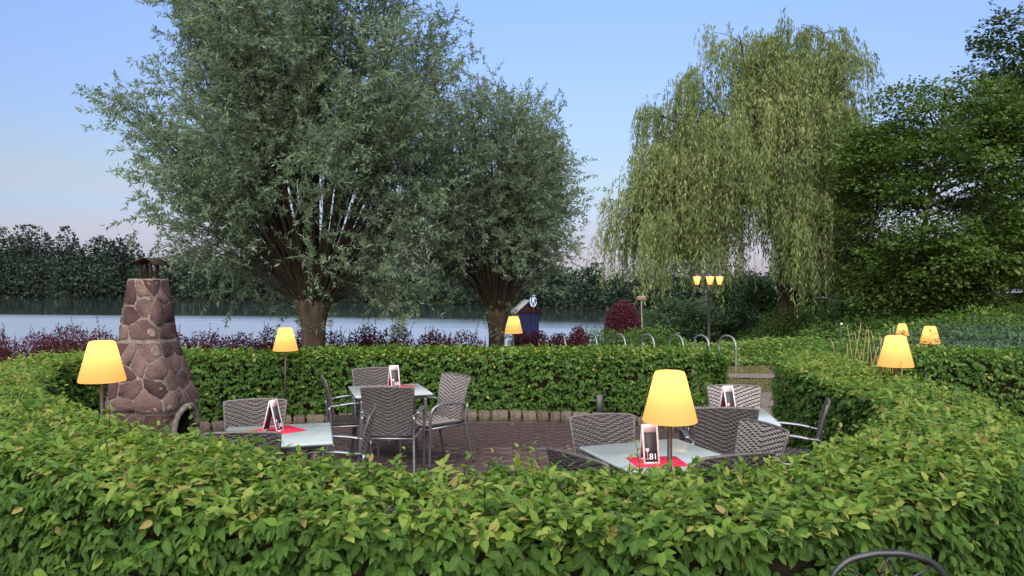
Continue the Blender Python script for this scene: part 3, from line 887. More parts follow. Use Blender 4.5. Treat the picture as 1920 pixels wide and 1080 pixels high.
def weeping(label, X, Y, seed):
    r = np.random.default_rng(seed)
    z0 = float(ground_z(X, Y))
    root = empty('weeping_willow', (0, 0, 0)); tag(root, label, 'tree')
    V, F = trunk_mesh(X, Y, z0, 3.6, .40, .30, seed)
    link('trunk', mesh('trunk', V, F, smooth=True), M['limb'], root)
    forks = []
    for (dx, dy, z) in [(-1.3, -.3, 6.6), (.9, .4, 7.4), (.1, -.9, 7.0), (-.4, .9, 8.2), (1.5, -.8, 5.8), (.5, 0, 9.0)]:
        c = limb_curve((X, Y, z0 + 3.2), (X + dx, Y + dy, z), .08, r, 8, .06)
        MB().tube(c, np.linspace(.24, .10, 8), 8).build('limb', M['limb'], root, smooth=True)
        forks.append(c)
    # boughs: x, y as seen, reach, depth offset, length of the hanging shoots
    boughs = [(1480, 92, 70, 0, 1.9), (1400, 92, 66, -.5, 1.9), (1545, 88, 56, .5, 1.9), (1330, 150, 66, 0, 2.4), (1582, 150, 42, 0, 2.4), (1455, 150, 80, -1.5, 2.6),
              (1262, 222, 54, .3, 2.6), (1360, 236, 78, -2, 3.0), (1525, 215, 74, -1.5, 3.0), (1238, 296, 46, 0, 2.6), (1295, 320, 66, -1, 3.1), (1400, 318, 56, -2.5, 2.2),
              (1478, 316, 60, -2, 2.6), (1572, 290, 52, -.5, 3.2), (1598, 215, 30, .5, 2.8), (1222, 384, 42, .5, 2.5), (1178, 412, 38, -.5, 2.3), (1142, 432, 24, 0, 1.8),
              (1310, 410, 58, -1.5, 2.6), (1245, 432, 46, -2, 2.5), (1545, 390, 62, -2, 3.0), (1598, 370, 46, -1, 2.9), (1492, 440, 34, -2.5, 2.2), (1352, 452, 36, -2, 2.2),
              (1198, 455, 38, .5, 2.0), (1440, 190, 120, 2.2, 3.0), (1310, 300, 100, 2.2, 2.6), (1530, 290, 100, 2.2, 2.6), (1270, 455, 40, -.6, 2.2), (1545, 470, 46, -2.4, 1.7), (1488, 395, 44, -3, 3.0), (1515, 430, 44, -3, 2.4), (1462, 420, 26, -2.6, 2.0),
              (1150, 470, 26, -.3, 1.5), (1140, 396, 32, 0, 2.2), (1168, 436, 36, .4, 2.0), (1205, 430, 40, .2, 2.2), (1175, 360, 30, .2, 2.2), (1205, 330, 34, 0, 2.6), (1232, 250, 30, 0, 2.6), (1300, 190, 50, .3, 2.6), (1530, 82, 56, -.4, 1.7), (1440, 72, 56, .2, 1.7), (1425, 118, 56, -.6, 2.0), (1592, 250, 30, .4, 2.8), (1560, 115, 46, -.3, 1.8), (1512, 78, 46, .6, 1.6)]
    Bp, Dp, Tp = [], [], []
    ln = sines(seed, 3, 7, 1.1)
    sv, sf, nv = [], [], 0
    pm = Y / F_PX
    for (bx, by, br, dy, dropm) in boughs:
        c0 = np.array([at_px(bx, Y + dy), Y + dy, CAM_H - (by - HOR) * (Y + dy) / F_PX])
        R_ = br * pm
        ends = np.stack([f[-1] for f in forks])
        # a bough leaves the fork that stands below and inward of it
        cost = np.linalg.norm((ends - c0) * np.array([1, 1, .6]), axis=1) + np.where(ends[:, 2] > c0[2] + .3, 2.5, 0)
        fk = forks[int(np.argmin(cost))]
        st = sample_curve(fk, np.array([r.uniform(.45, .9)]))[0]
        ax = unit((c0 - st) * np.array([1, 1, .2]))
        c = limb_curve(st, c0 + ax * R_ * .4, .14, r, 9, .08)
        L = np.linalg.norm(c0 - st)
        MB().tube(c, np.linspace(.03 + .013 * L, .012, 9), 6, cap=False).build('limb', M['limb'], root, smooth=True)
        tone = r.normal(0, .09)
        for k in range(int(4 + br / 15)):
            t_ = r.uniform(.45, 1)
            p0 = sample_curve(c, np.array([t_]))[0]
            dd = rnd_dir(1, r)[0] * np.array([1, 1, .45]) + ax * .3
            p1 = p0 + dd * R_ * r.uniform(.6, 1.15)
            cs_ = limb_curve(p0, p1, .22, r, 6, .10)
            MB().tube(cs_, np.linspace(.018, .005, 6), 4, cap=False).build('limb', M['limb'], root)
            tone2 = tone + r.normal(0, .06)
            for q_ in range(int(10 + br / 5.5)):
                b = sample_curve(cs_, np.array([r.uniform(.1, 1.05) ** .7]))[0] + r.normal(0, .10 + .06 * R_, 3)
                drop = dropm * r.uniform(.35, 1.12)
                drop = min(drop, b[2] - z0 - r.uniform(1.0, 2.3))
                if drop < .25:
                    continue
                hd = r.normal(0, .20, 2) + dd[:2] * .22
                s = np.linspace(0, 1, 8)[:, None]
                path = b + np.concatenate([hd * np.sqrt(s) * .9, .16 * np.sin(s * 3) - drop * s ** 1.2], 1)
                for q in range(7):
                    sv += [path[q] + (.004, 0, 0), path[q] - (.004, 0, 0), path[q + 1]]; sf.append((nv, nv + 1, nv + 2)); nv += 3
                m_ = int(drop * 15) + 5
                u = r.uniform(0, 1, m_)
                Bp.append(sample_curve(path, u) + r.normal(0, .028, (m_, 3)))
                D = np.stack([r.normal(0, .34, m_), r.normal(0, .34, m_), -r.uniform(.5, 1.2, m_)], -1)
                Dp.append(unit(D)); Tp.append(np.full(m_, tone2 + r.normal(0, .06)))
    link('twigs', mesh('twigs', np.array(sv), np.array(sf)), M['limb'], root, 'stuff')
    Bp, Dp, Tp = np.concatenate(Bp), np.concatenate(Dp), np.concatenate(Tp)
    n = len(Bp)
    L = r.uniform(.12, .235, n)
    leaf_obj('crown', Bp, Dp, rnd_dir(n, r), L, L * r.uniform(.17, .25, n), .48 + Tp + .18 * ln(Bp) + r.normal(0, .14, n), M['weeping'], 'lo', root, 'stuff', .1, .1)
    print('weeping leaves', n)
    return root


weeping('tall weeping willow trailing yellow green curtains behind the street lantern', px(1478, 0, 27)[0], 27.0, 61)


def broadleaf(name, label, X, Y, trunk_h, tr, C, Rd, n_limb, sprays, leaf, per, seed, m, flatten=.28, ivy=0, group=None, droop=0.0, spread=.55, n_obj=60, asp=.72):
    r = np.random.default_rng(seed)
    z0 = float(ground_z(X, Y))
    root = empty(name, (0, 0, 0)); tag(root, label, 'tree', group)
    top = np.array([X + (C[0] - X) * .4, Y, z0 + trunk_h])
    V, F = trunk_mesh(X, Y, z0, trunk_h, tr, tr * .6, seed, lean=(top[0] - X, 0))
    link('trunk', mesh('trunk', V, F, smooth=True), M['limb'], root)
    C, Rd = np.array(C, float), np.array(Rd, float)
    ld = MB().tube(limb_curve(top, C + np.array([0, 0, Rd[2] * .8]), .02, r, 8, .04), np.linspace(tr * .6, .02, 8), 7, cap=False)
    ld.build('limb', M['limb'], root, smooth=True)
    lead = limb_curve(top, C + np.array([0, 0, Rd[2] * .8]), .02, r, 8, .0)
    Bp, Dp, Np, Tp = [], [], [], []
    lumps = sines(seed, 3, 6, .9)
    twV, twF, nv = [], [], 0
    for i in range(n_limb):
        d = rnd_dir(1, r)[0]
        p = np.sign(d) * np.abs(d) ** .8
        p = p / (np.abs(p) ** 2.5).sum() ** .4 * (1 + .14 * float(lumps(d[None] * 2.2)[0]))
        tgt = C + Rd * p * r.uniform(.45, 1.0) ** .5
        if tgt[2] < z0 + .7:
            tgt[2] = z0 + r.uniform(.7, 1.3)
        tt = np.clip((tgt[2] - top[2]) / max(.5, lead[-1][2] - top[2]) - .25, 0, .92)
        st = sample_curve(lead, np.array([tt]))[0]
        c = limb_curve(st, tgt, .06, r, 7, .10)
        if i < n_obj:
            MB().tube(c, np.linspace(.012 + .010 * np.linalg.norm(tgt - st), .006, 7), 5, cap=False).build('limb', M['limb'], root, smooth=True)
        for k in range(sprays):
            t = r.uniform(.35, 1.03) ** .7
            b = sample_curve(c, np.array([min(t, 1)]))[0] + r.normal(0, .28, 3) * np.array([1, 1, .6])
            ax = unit((tgt - st) * np.array([1, 1, .35]) + r.normal(0, .5, 3) * np.linalg.norm(tgt - st) * np.array([1, 1, .4]))
            nrm = unit(np.array([0, 0, 1.0]) + r.normal(0, .28, 3))
            sd = unit(np.cross(nrm, ax))
            e = b + ax * spread * 1.5
            twV += [b + (.006, 0, 0), b - (.006, 0, 0), e]; twF.append((nv, nv + 1, nv + 2)); nv += 3
            u = r.uniform(0, 1, per); v = r.uniform(-1, 1, per) * (1 - .5 * u)
            P_ = b + ax * (u * spread * 1.6)[:, None] + sd * (v * spread * .75)[:, None] + nrm * (r.normal(0, flatten * .16, per))[:, None]
            P_[:, 2] -= droop * u ** 2
            Bp.append(P_); Dp.append(unit(ax * .7 + sd * np.sign(v)[:, None] * .7 + r.normal(0, .35, (per, 3)) + np.array([0, 0, -.18])))
            Np.append(unit(nrm + r.normal(0, .35, (per, 3)))); Tp.append(np.full(per, r.normal(0, .12)))
    link('twigs', mesh('twigs', np.array(twV), np.array(twF)), M['limb'], root, 'stuff')
    Bp, Dp, Np, Tp = map(np.concatenate, (Bp, Dp, Np, Tp))
    n = len(Bp)
    L = leaf * r.uniform(.65, 1.2, n)
    leaf_obj('crown', Bp, Dp, Np, L, L * asp * r.uniform(.85, 1.15, n), .42 + Tp + .22 * lumps(Bp * .8) + r.normal(0, .13, n), M[m], 'lo', root, 'stuff', .15, .2)
    if ivy:
        a = r.uniform(0, 2 * PI, ivy); z = r.uniform(0, trunk_h, ivy); rr = tr * r.uniform(.9, 1.5, ivy)
        P_ = np.stack([X + np.cos(a) * rr + (top[0] - X) * z / trunk_h, Y + np.sin(a) * rr, z0 + z], -1)
        O = np.stack([np.cos(a), np.sin(a), 0 * a], -1)
        leaf_obj('ivy', P_, unit(O * .4 + np.array([0, 0, -1]) + rnd_dir(ivy, r) * .4), O + rnd_dir(ivy, r) * .3, .09, .075, r.uniform(.2, .8, ivy), M['nettle'], 'lo', root, 'stuff')
    print(name, 'leaves', n)
    return root


# layered green tree, and the taller dark one at the edge of the picture
broadleaf('hornbeam_tree', 'layered mid green tree with an ivy clad trunk beside the weeping willow', at_px(1690, 23), 23.0, 1.9, .17, (at_px(1768, 23), 23.0, 4.35), (3.0, 2.8, 3.45), 172, 18, .122, 26, 71, 'maple', ivy=700, droop=.12)
broadleaf('dark_tree', 'tall dark tree rising highest at the picture edge beyond the juniper', at_px(1950, 27), 27.0, 2.6, .28, (at_px(1965, 27), 27.0, 6.6), (2.75, 3.0, 5.4), 120, 18, .16, 25, 72, 'oak', flatten=.5)
broadleaf('dark_tree', 'dense dark tree standing behind the layered tree and the pale sheet', at_px(1850, 33), 33.0, 2.0, .22, (at_px(1850, 33), 33.0, 2.3), (4.2, 2.5, 1.9), 60, 15, .15, 26, 73, 'oak', flatten=.8)
for (xp, Yd, wd, hh, sd, lb) in [(1490, 34, 2.6, 2.3, 74, 'dark bushy tree in the shade under the weeping willow'), (1650, 34, 3.0, 2.5, 75, 'dark bushy tree behind the pale rail'),
                                 (1330, 36, 2.2, 2.0, 76, 'dark bushy tree behind the street lantern'), (1420, 40, 2.4, 2.0, 78, 'low dark tree seen through the gap below the willow curtains'),
                                 (1285, 44, 2.4, 2.6, 79, 'dark bushy tree on the shore between signpost and lantern'), (1240, 52, 2.0, 2.4, 80, 'small dark tree on the point of the shore by the signpost')]:
    X_ = at_px(xp, Yd)
    broadleaf('bushy_tree', lb, X_, Yd, .8, .1, (X_, Yd, float(ground_z(X_, Yd)) + hh * .55), (wd, 1.6, hh * .62), 40, 15, .16, 24, sd, 'oak', flatten=.9, n_obj=10, group='dark trees behind the bank')

# ------------------------------------------------------------------ far wood across the lake
def far_crown(r, X, Y, z, h, w, n, pts):
    B, D, N, T = pts
    kind = r.random()
    nl = r.integers(9, 15)
    cs = rnd_dir(nl, r) * np.array([.5, .5, .36]) * r.uniform(.5, 1.0, (nl, 1)) + np.array([0, 0, .56])
    if kind < .3:
        cs[:, :2] *= (1.25 - cs[:, 2:3]) * 1.1
    k = r.integers(0, nl, n)
    d = rnd_dir(n, r)
    rr = .24 * r.uniform(.75, 1.05, n)[:, None]
    loc = cs[k] + d * rr
    loc[:, 2] = np.clip(loc[:, 2], .02, 1.02)
    skirt = r.random(n) < .22
    loc[skirt] = np.stack([r.uniform(-.5, .5, skirt.sum()), r.uniform(-.45, .1, skirt.sum()), r.uniform(0.0, .45, skirt.sum())], -1)
    B.append(np.stack([X + loc[:, 0] * w, Y + loc[:, 1] * w, z + loc[:, 2] * h], -1))
    D.append(unit(d + rnd_dir(n, r) * .8)); N.append(unit(d + rnd_dir(n, r) * .35 + np.array([0, 0, .3])))
    T.append(np.full(n, r.normal(.42, .16)) + (k % 5) * .04 + r.normal(0, .05, n))


def tree_height(t):
    return np.interp(t, [-.9, -.69, -.55, -.45, -.3, -.15, 0, .12, .3, .5], [17, 17.5, 15.5, 14.5, 11, 8.2, 6.8, 6.2, 6.0, 6.0])


rw = np.random.default_rng(88)
pts = ([], [], [], [])
t = -.80
while t < .46:
    for row in (0, 1, 2):
        tt = t + rw.normal(0, .008)
        Ys = far_shore(tt) + 2 + row * 7 + rw.uniform(-2, 2)
        h = tree_height(tt) * (rw.uniform(.62, .95) if rw.random() < .75 else rw.uniform(.95, 1.15)) * (.72 if row == 0 else 1.0)
        w = h * rw.uniform(.5, .75) + 1.2
        Xs = tt * Ys
        if row == 2 and rw.random() < .35:
            continue
        far_crown(rw, Xs, Ys, -1.9 + .25 * row, h, w, int(320 + 27 * h), pts)
    t += float(.42 * (tree_height(t) * .62 + 1.2) / far_shore(t))
B_, D_, N_, T_ = map(np.concatenate, pts)
nf = len(B_)
Lw = rw.uniform(.55, 1.15, nf) * np.interp(B_[:, 1], [110, 220], [.62, 1.0])
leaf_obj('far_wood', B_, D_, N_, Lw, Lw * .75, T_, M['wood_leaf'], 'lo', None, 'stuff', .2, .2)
print('far wood', nf)
# dark floor of the wood: trunks and shade under the crowns
wb = []
for t in np.linspace(-.85, .5, 60):
    Ys = far_shore(t) + 12
    wb.append((t * Ys, Ys, tree_height(t) * .62))
for i, (xp, wd_, hh, lb) in enumerate([(62, 11, 20.0, 'rounded tree rising above the far wood near the picture edge'), (128, 8.5, 19.0, 'second rounded tree standing above the far wood skyline'),
                                       (182, 7.5, 17.8, 'slim pointed tree above the far wood close to the chimney'), (228, 8, 17.0, 'full tree on the far shore just behind the chimney cap'),
                                       (22, 11, 20.0, 'broad tree above the far wood cut by the picture edge')]):
    tt = (xp - 960) / F_PX
    Ys = float(far_shore(tt)) + 10
    ps = ([], [], [], [])
    far_crown(np.random.default_rng(200 + i), tt * Ys, Ys, -1.2, hh, wd_, 1700, ps)
    b_, d_, n_, t_ = map(np.concatenate, ps)
    root = empty('shore_tree', (0, 0, 0)); tag(root, lb, 'tree', 'single trees above the far wood')
    L_ = rw.uniform(.55, 1.1, len(b_))
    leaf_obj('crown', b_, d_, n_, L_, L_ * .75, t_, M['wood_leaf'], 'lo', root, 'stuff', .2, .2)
    MB().tube([(tt * Ys, Ys, -1.5), (tt * Ys, Ys, hh * .6)], [.35, .15], 7).build('trunk', M['limb'], root)

# ------------------------------------------------------------------ undergrowth, grasses, shrubs
def undergrowth():
    r = np.random.default_rng(91)
    n = 118000
    t = r.uniform(.10, .80, n); Yv = 17.3 + 22 * r.uniform(0, 1, n) ** 1.6
    X = t * Yv
    ok = (X > 1.9 + (Yv - 17.3) * .30) & (X < 26)
    X, Yv = X[ok], Yv[ok]
    n1, n2, n3 = sines(92, 2, 7, .9), sines(93, 2, 7, 2.4), sines(94, 2, 6, .5)
    P2 = np.stack([X, Yv], -1)
    h = (.70 + .26 * n1(P2) + .18 * n2(P2)) * sst(17.2, 18.2, Yv + .25 * n2(P2)) * (0.75 + .5 * sst(20, 26, Yv))
    h = np.maximum(h, .08)
    u = r.uniform(0, 1, len(X)) ** .45
    Z = ground_z(X, Yv) + h * u
    D = unit(np.stack([r.normal(0, 1, len(X)), r.normal(-.25, 1, len(X)), r.normal(.1, .5, len(X))], -1))
    N = unit(np.stack([r.normal(0, .45, len(X)), r.normal(-.25, .45, len(X)), np.ones(len(X))], -1))
    L = r.uniform(.06, .14, len(X))
    tint = .57 + .38 * n3(P2 * 1.6) + .14 * n2(P2) + r.normal(0, .16, len(X))
    tint = np.minimum(tint, .86); tint[r.random(len(X)) < .012] = 1
    leaf_obj('undergrowth', np.stack([X, Yv, Z], -1), D, N, L, L * r.uniform(.35, .6, len(X)), tint, M['nettle'], 'lo', None, 'stuff', .3, .2)


undergrowth()
rf_ = np.random.default_rng(97)
nf_ = 90
fx_, fy_ = rf_.uniform(-3, 2.6, nf_), 6.4 + 3.6 * rf_.uniform(0, 1, nf_)
leaf_obj('fallen_leaves', np.stack([fx_, fy_, np.full(nf_, .006)], -1), unit(np.stack([rf_.normal(size=nf_), rf_.normal(size=nf_), rf_.uniform(0, .25, nf_)], -1)), unit(np.array([0, 0, 1.]) + rf_.normal(0, .25, (nf_, 3))), rf_.uniform(.03, .06, nf_), rf_.uniform(.015, .035, nf_), rf_.uniform(.3, 1, nf_), M['dry_grass'], 'mid', None, 'stuff', .2, .3)


def tufts(name, n, fx, fy, hh, m, seed, w=.006, lo=.0, hi=1.0):
    r = np.random.default_rng(seed)
    X, Y_ = fx(r, n), None
    Y_ = fy(r, n, X)
    P_ = np.stack([X, Y_, ground_z(X, Y_)], -1)
    L = r.uniform(*hh, n)
    D = unit(np.stack([r.normal(0, .45, n), r.normal(0, .45, n), np.ones(n)], -1))
    leaf_obj(name, P_, D, rnd_dir(n, r), L, w * r.uniform(.7, 1.4, n), r.uniform(lo, hi, n), M[m], 'lo', None, 'stuff', .25, .1)


tufts('dry_grass', 24000, lambda r, n: r.uniform(2.2, 7.5, n), lambda r, n, X: r.uniform(11.2, 17.4, n), (.015, .05), 'dry_grass', 95, .007)
tufts('tall_grass', 1500, lambda r, n: r.normal(5.45, .28, n), lambda r, n, X: r.normal(11.6, .5, n), (.45, .95), 'nettle', 98, .012, .45, .95)
tufts('grass', 9000, lambda r, n: r.uniform(-8, 3.2, n), lambda r, n, X: r.uniform(11.6, 20, n), (.04, .14), 'nettle', 96, .008, .1, .7)


def bush(name, label, C, Rd, n, leaf, m, seed, flat=0.0, group=None, asp=.5, tn=.42, cat='shrub'):
    """shrub of leaf sprays round several twiggy stems"""
    r = np.random.default_rng(seed)
    C, Rd = np.array(C, float), np.array(Rd, float)
    root = empty(name, (0, 0, 0)); tag(root, label, cat, group)
    lump = sines(seed, 3, 7, 2.0)
    d = rnd_dir(n, r); d[:, 2] = np.abs(d[:, 2]) if not flat else d[:, 2] * .5 + .3
    rr = (r.uniform(0, 1, n) ** .4) * (1 + .22 * lump(d * 2.0))
    P_ = C + d * Rd * rr[:, None]
    if flat:
        P_[:, 2] = C[2] + np.round((P_[:, 2] - C[2]) / flat) * flat + r.normal(0, .02, n) + .08 * lump(P_ * .8)
    g = ground_z(P_[:, 0], P_[:, 1]) + .03
    P_[:, 2] = np.maximum(P_[:, 2], g)
    D = unit(d * (1, 1, .5 if not flat else .15) + rnd_dir(n, r) * .7)
    N = unit(np.array([0, 0, 1.0]) + d * .4 + rnd_dir(n, r) * .5)
    L = leaf * r.uniform(.6, 1.2, n)
    leaf_obj('foliage', P_, D, N, L, L * asp, tn + .2 * lump(P_) + r.normal(0, .14, n), M[m], 'lo', root, 'stuff', .2, .2)
    for k in range(7):
        a = r.uniform(0, 2 * PI)
        b = np.array([C[0] + .1 * math.cos(a), C[1] + .1 * math.sin(a), float(ground_z(C[0], C[1]))])
        e = C + Rd * np.array([math.cos(a) * .7, math.sin(a) * .7, r.uniform(.3, .85)])
        MB().tube(limb_curve(b, e, .1, r, 5), np.linspace(.02, .005, 5), 5).build('stem', M['limb'], root)
    return root


gz_ = lambda X, Y: float(ground_z(X, Y))
bush('juniper', 'wide blue green spreading juniper at the picture edge behind the far hedge', (at_px(1875, 13.5), 13.5, .38), (2.1, 1.7, .98), 18000, .12, 'juniper', 101, flat=.17, asp=.22)
bush('shrub', 'dark rounded shrub in front of the pale sheet', (at_px(1765, 24), 24, gz_(13.9, 24)), (1.15, .9, 1.30), 5200, .10, 'oak', 102, asp=.6)
bush('shrub', 'loose reddish green shrub between the juniper and the dark rounded shrub', (at_px(1845, 20), 20, gz_(12.7, 20)), (1.7, 1.0, .98), 6500, .10, 'nettle', 103, tn=.55)
bush('shrub', 'yellowish bramble shrub standing up from the bank under the willow', (at_px(1520, 23), 23, gz_(9.3, 23)), (.55, .5, 1.02), 2600, .09, 'nettle', 104, tn=.66)
bush('shrub', 'light green shrub at the foot of the red ball bush', (at_px(1183, 19), 19, gz_(3.1, 19)), (.5, .4, .98), 3000, .06, 'nettle', 105, tn=.55)
bush('shrub', 'low pale green shrub next to the clipped barberry mound', (at_px(1120, 17.6), 17.6, gz_(2.0, 17.6)), (1.0, .6, .86), 8000, .065, 'nettle', 106, tn=.5)
bush('shrub', 'green shrub behind the middle bike hoops', (at_px(1215, 17.4), 17.4, gz_(3.2, 17.4)), (1.2, .6, .95), 9000, .07, 'nettle', 107, tn=.45)
bush('shrub', 'dark green shrub under the willow curtains by the lantern', (at_px(1270, 24), 24, gz_(5.4, 24)), (1.3, .9, 1.5), 6000, .10, 'maple', 108, tn=.4)
bush('shrub', 'dark bramble shrub round the foot of the weeping willow trunk', (at_px(1470, 25.6), 25.6, gz_(9.4, 25.6)), (1.2, .8, 1.75), 8000, .10, 'maple', 110, tn=.4)
bush('shrub', 'brownish green shrub behind the reeds', (at_px(1575, 12.8), 12.8, -.02), (1.15, .7, .95), 6500, .06, 'hornbeam_far', 109, tn=.42)

rr_ = np.random.default_rng(111)
reed = empty('reed_clump', (at_px(1655, 9.2), 9.2, 0)); tag(reed, 'clump of tall dry reed stalks rising behind the hedge beside a lamp', 'reeds')
for k in range(24):
    xo, yo = float(np.clip(rr_.normal(-.08, .24), -.42, .22)), rr_.uniform(-.2, .2)
    h_ = rr_.uniform(.95, 1.38) if k > 5 else rr_.uniform(1.25, 1.42)
    lx = rr_.normal(0, .10)
    MB().tube(arc([(xo, yo, 0), (xo + lx * .5, yo, h_ * .6), (xo + lx * 1.4, yo, h_)], 4), np.linspace(.0065, .003, 9), 5).build('stalk', M['reed'], reed)

# ------------------------------------------------------------------ stone garden fireplace
def chimney():
    CX, CY = at_px(278, 6.8), 6.8
    root = empty('garden_fireplace', (CX, CY, 0), math.radians(-7))
    tag(root, 'purple brown stone garden fireplace with tapering chimney and arched opening', 'fireplace')
    zk = np.array([0, .72, .78, 1.08, 1.30, 1.365, 1.375, 1.93])
    ak = np.array([.305, .305, .325, .262, .212, .206, .200, .136])
    off_x = lambda z: np.interp(z, [0, .78, 1.36], [.05, .05, 0.0])
    size = lambda z: np.interp(z, zk, ak)
    NU = 96
    th = np.linspace(0, 2 * PI, NU * 8, endpoint=False)
    ex = 5.0
    cx, cy = np.cos(th), np.sin(th)
    rs = (np.abs(cx) ** ex + np.abs(cy) ** ex) ** (-1 / ex)
    qx, qy = cx * rs, cy * rs
    ds = np.hypot(np.diff(np.append(qx, qx[0])), np.diff(np.append(qy, qy[0])))
    cum = np.concatenate([[0], np.cumsum(ds)]); per = cum[-1]; cum /= per
    qxx, qyy = np.append(qx, qx[0]), np.append(qy, qy[0])

    def surf(u, z, off):
        u = np.mod(u, 1.0)
        x, y = np.interp(u, cum, qxx), np.interp(u, cum, qyy)
        nx, ny = np.sign(x) * np.abs(x) ** (ex - 1), np.sign(y) * np.abs(y) ** (ex - 1)
        nn = np.hypot(nx, ny)
        s = size(z)
        return np.stack([x * s + off_x(z) + nx / nn * off, y * s + ny / nn * off, z + 0 * x], -1)

    # opening: on local +X (u = 0), arch
    ow, oz, oh = .17, .55, .20                                # half width, springing, rise

    def inside(u, z, g=0.0):
        uu = (np.mod(u + .5, 1) - .5) * per * .31
        top = oz + oh * np.sqrt(np.clip(1 - (uu / (ow + g)) ** 2, 0, 1)) + g
        return (np.abs(uu) < ow + g) & (z < top) & (z > .06 - g)

    us, zs = np.linspace(0, 1, NU, endpoint=False), np.concatenate([np.linspace(0, 1.37, 56), np.linspace(1.38, 1.93, 14)])
    V = np.concatenate([surf(us, np.full(NU, z), 0) for z in zs])
    F = []
    for i in range(len(zs) - 1):
        for k in range(NU):
            um, zm = us[k] + .5 / NU, (zs[i] + zs[i + 1]) / 2
            if not inside(um, zm):
                F.append((i * NU + k, i * NU + (k + 1) % NU, (i + 1) * NU + (k + 1) % NU, (i + 1) * NU + k))
    V = np.vstack([V, [[0, 0, 1.90]]])
    nt = (len(zs) - 1) * NU
    F += [(nt + k, nt + (k + 1) % NU, len(V) - 1) for k in range(NU)]
    link('mortar', mesh('mortar', V, F, smooth=True), M['mortar'], root)
    # firebox inside
    fb = MB()
    fb.add([(.345, -.18, .05), (.345, .18, .05), (-.15, .15, .05), (-.15, -.15, .05), (.345, -.18, .80), (.345, .18, .80), (-.15, .15, .72), (-.15, -.15, .72)],
           [(0, 1, 2, 3), (0, 3, 7, 4), (1, 5, 6, 2), (3, 2, 6, 7), (4, 7, 6, 5)])
    fb.build('firebox', M['soot'], root)
    # arch rim: a lip of mortar that stands out over the opening
    a = np.linspace(0, PI, 18)
    up = np.concatenate([[ow + .02] * 3, np.cos(a) * (ow + .02), [-ow - .02] * 3]) / (per * .31)
    zp = np.concatenate([np.linspace(.03, oz, 3), oz + np.sin(a) * (oh + .02), np.linspace(oz, .03, 3)])
    MB().tube(surf(up, zp, .012), .030, 8).build('arch_rim', M['mortar'], root, smooth=True)
    # stones: cells round random seeds, in three courses
    r = np.random.default_rng(121)

    def clip(poly, p, nrm):
        out = []
        for i in range(len(poly)):
            a_, b_ = poly[i], poly[(i + 1) % len(poly)]
            da, db = np.dot(a_ - p, nrm), np.dot(b_ - p, nrm)
            if da <= 0:
                out.append(a_)
            if da * db < 0:
                out.append(a_ + (b_ - a_) * da / (da - db))
        return out

    for (z0, z1, n_row, n_col) in ((.03, .735, 4, 10), (.755, 1.355, 4, 9), (1.39, 1.92, 4, 6)):
        sc_ = per * size((z0 + z1) / 2)
        seeds = []
        for i in range(n_row):
            for k in range(n_col):
                seeds.append(((k + .5 * (i % 2) + r.uniform(-.48, .48)) / n_col * sc_, z0 + (z1 - z0) * (i + .5 + r.uniform(-.46, .46)) / n_row))
        seeds = np.array(seeds)
        for s in seeds:
            poly = [np.array(p) for p in ((s[0] - .5, z0), (s[0] + .5, z0), (s[0] + .5, z1), (s[0] - .5, z1))]
            for w_ in (-sc_, 0, sc_):
                for q in seeds:
                    q2 = q + np.array([w_, 0])
                    dlt = q2 - s
                    L = np.hypot(*dlt)
                    if L < 1e-6 or L > .75:
                        continue
                    poly = clip(poly, (s + q2) / 2 - dlt / L * r.uniform(.005, .010), dlt / L)
                    if len(poly) < 3:
                        break
                if len(poly) < 3:
                    break
            if len(poly) < 3:
                continue
            fine = []
            for i in range(len(poly)):
                a_, b_ = poly[i], poly[(i + 1) % len(poly)]
                k = max(1, int(np.hypot(*(b_ - a_)) / .045))
                for j in range(k):
                    fine.append(a_ + (b_ - a_) * j / k)
            fine = np.array(fine)
            cen = fine.mean(0)
            # round the corners off
            fine = .90 * fine + .05 * (np.roll(fine, 1, 0) + np.roll(fine, -1, 0))
            fine += r.normal(0, .0042, fine.shape)
            if inside(cen[0] / sc_, cen[1], .02) or inside(fine[:, 0] / sc_, fine[:, 1], .0).sum() > len(fine) * .3:
                continue
            th_ = r.uniform(.005, .012)
            r0 = surf(fine[:, 0] / sc_, np.clip(fine[:, 1], z0, z1), -.005)
            f1 = cen + (fine - cen) * .985; f2 = cen + (fine - cen) * .93
            r1 = surf(f1[:, 0] / sc_, f1[:, 1], th_ * .75) ; r2 = surf(f2[:, 0] / sc_, f2[:, 1], th_)
            r2 = r2 + r.normal(0, .0025, r2.shape)
            c3 = surf(np.array([cen[0] / sc_]), np.array([cen[1]]), th_ + .003)
            k = len(fine)
            V = np.concatenate([r0, r1, r2, c3])
            F = [(g * k + i, g * k + (i + 1) % k, (g + 1) * k + (i + 1) % k, (g + 1) * k + i) for g in (0, 1) for i in range(k)] + [(2 * k + i, 2 * k + (i + 1) % k, 3 * k) for i in range(k)]
            link('stone', mesh('stone', V, F), M['stone'], root)
    # iron rain cap on four posts
    for (a_, b_) in ((-.045, -.05), (.055, -.05), (.055, .05), (-.045, .05)):
        MB().tube([(a_, b_, 1.88), (a_ * 1.05, b_ * 1.05, 2.07)], .014, 6).build('cap_post', M['rust'], root)
    n = 12
    xs = np.linspace(-.125, .125, n)
    V, F = [], []
    for (dz) in (0, .008):
        for i, x in enumerate(xs):
            for y in (-.12, .12):
                V.append((x, y, 2.055 + .05 * (1 - (x / .125) ** 2) + dz + .014 * math.sin(x * 26)))
    for i in range(n - 1):
        a_ = i * 2
        F += [(a_, a_ + 1, a_ + 3, a_ + 2), (2 * n + a_, 2 * n + a_ + 2, 2 * n + a_ + 3, 2 * n + a_ + 1), (a_, a_ + 2, 2 * n + a_ + 2, 2 * n + a_), (a_ + 1, 2 * n + a_ + 1, 2 * n + a_ + 3, a_ + 3)]
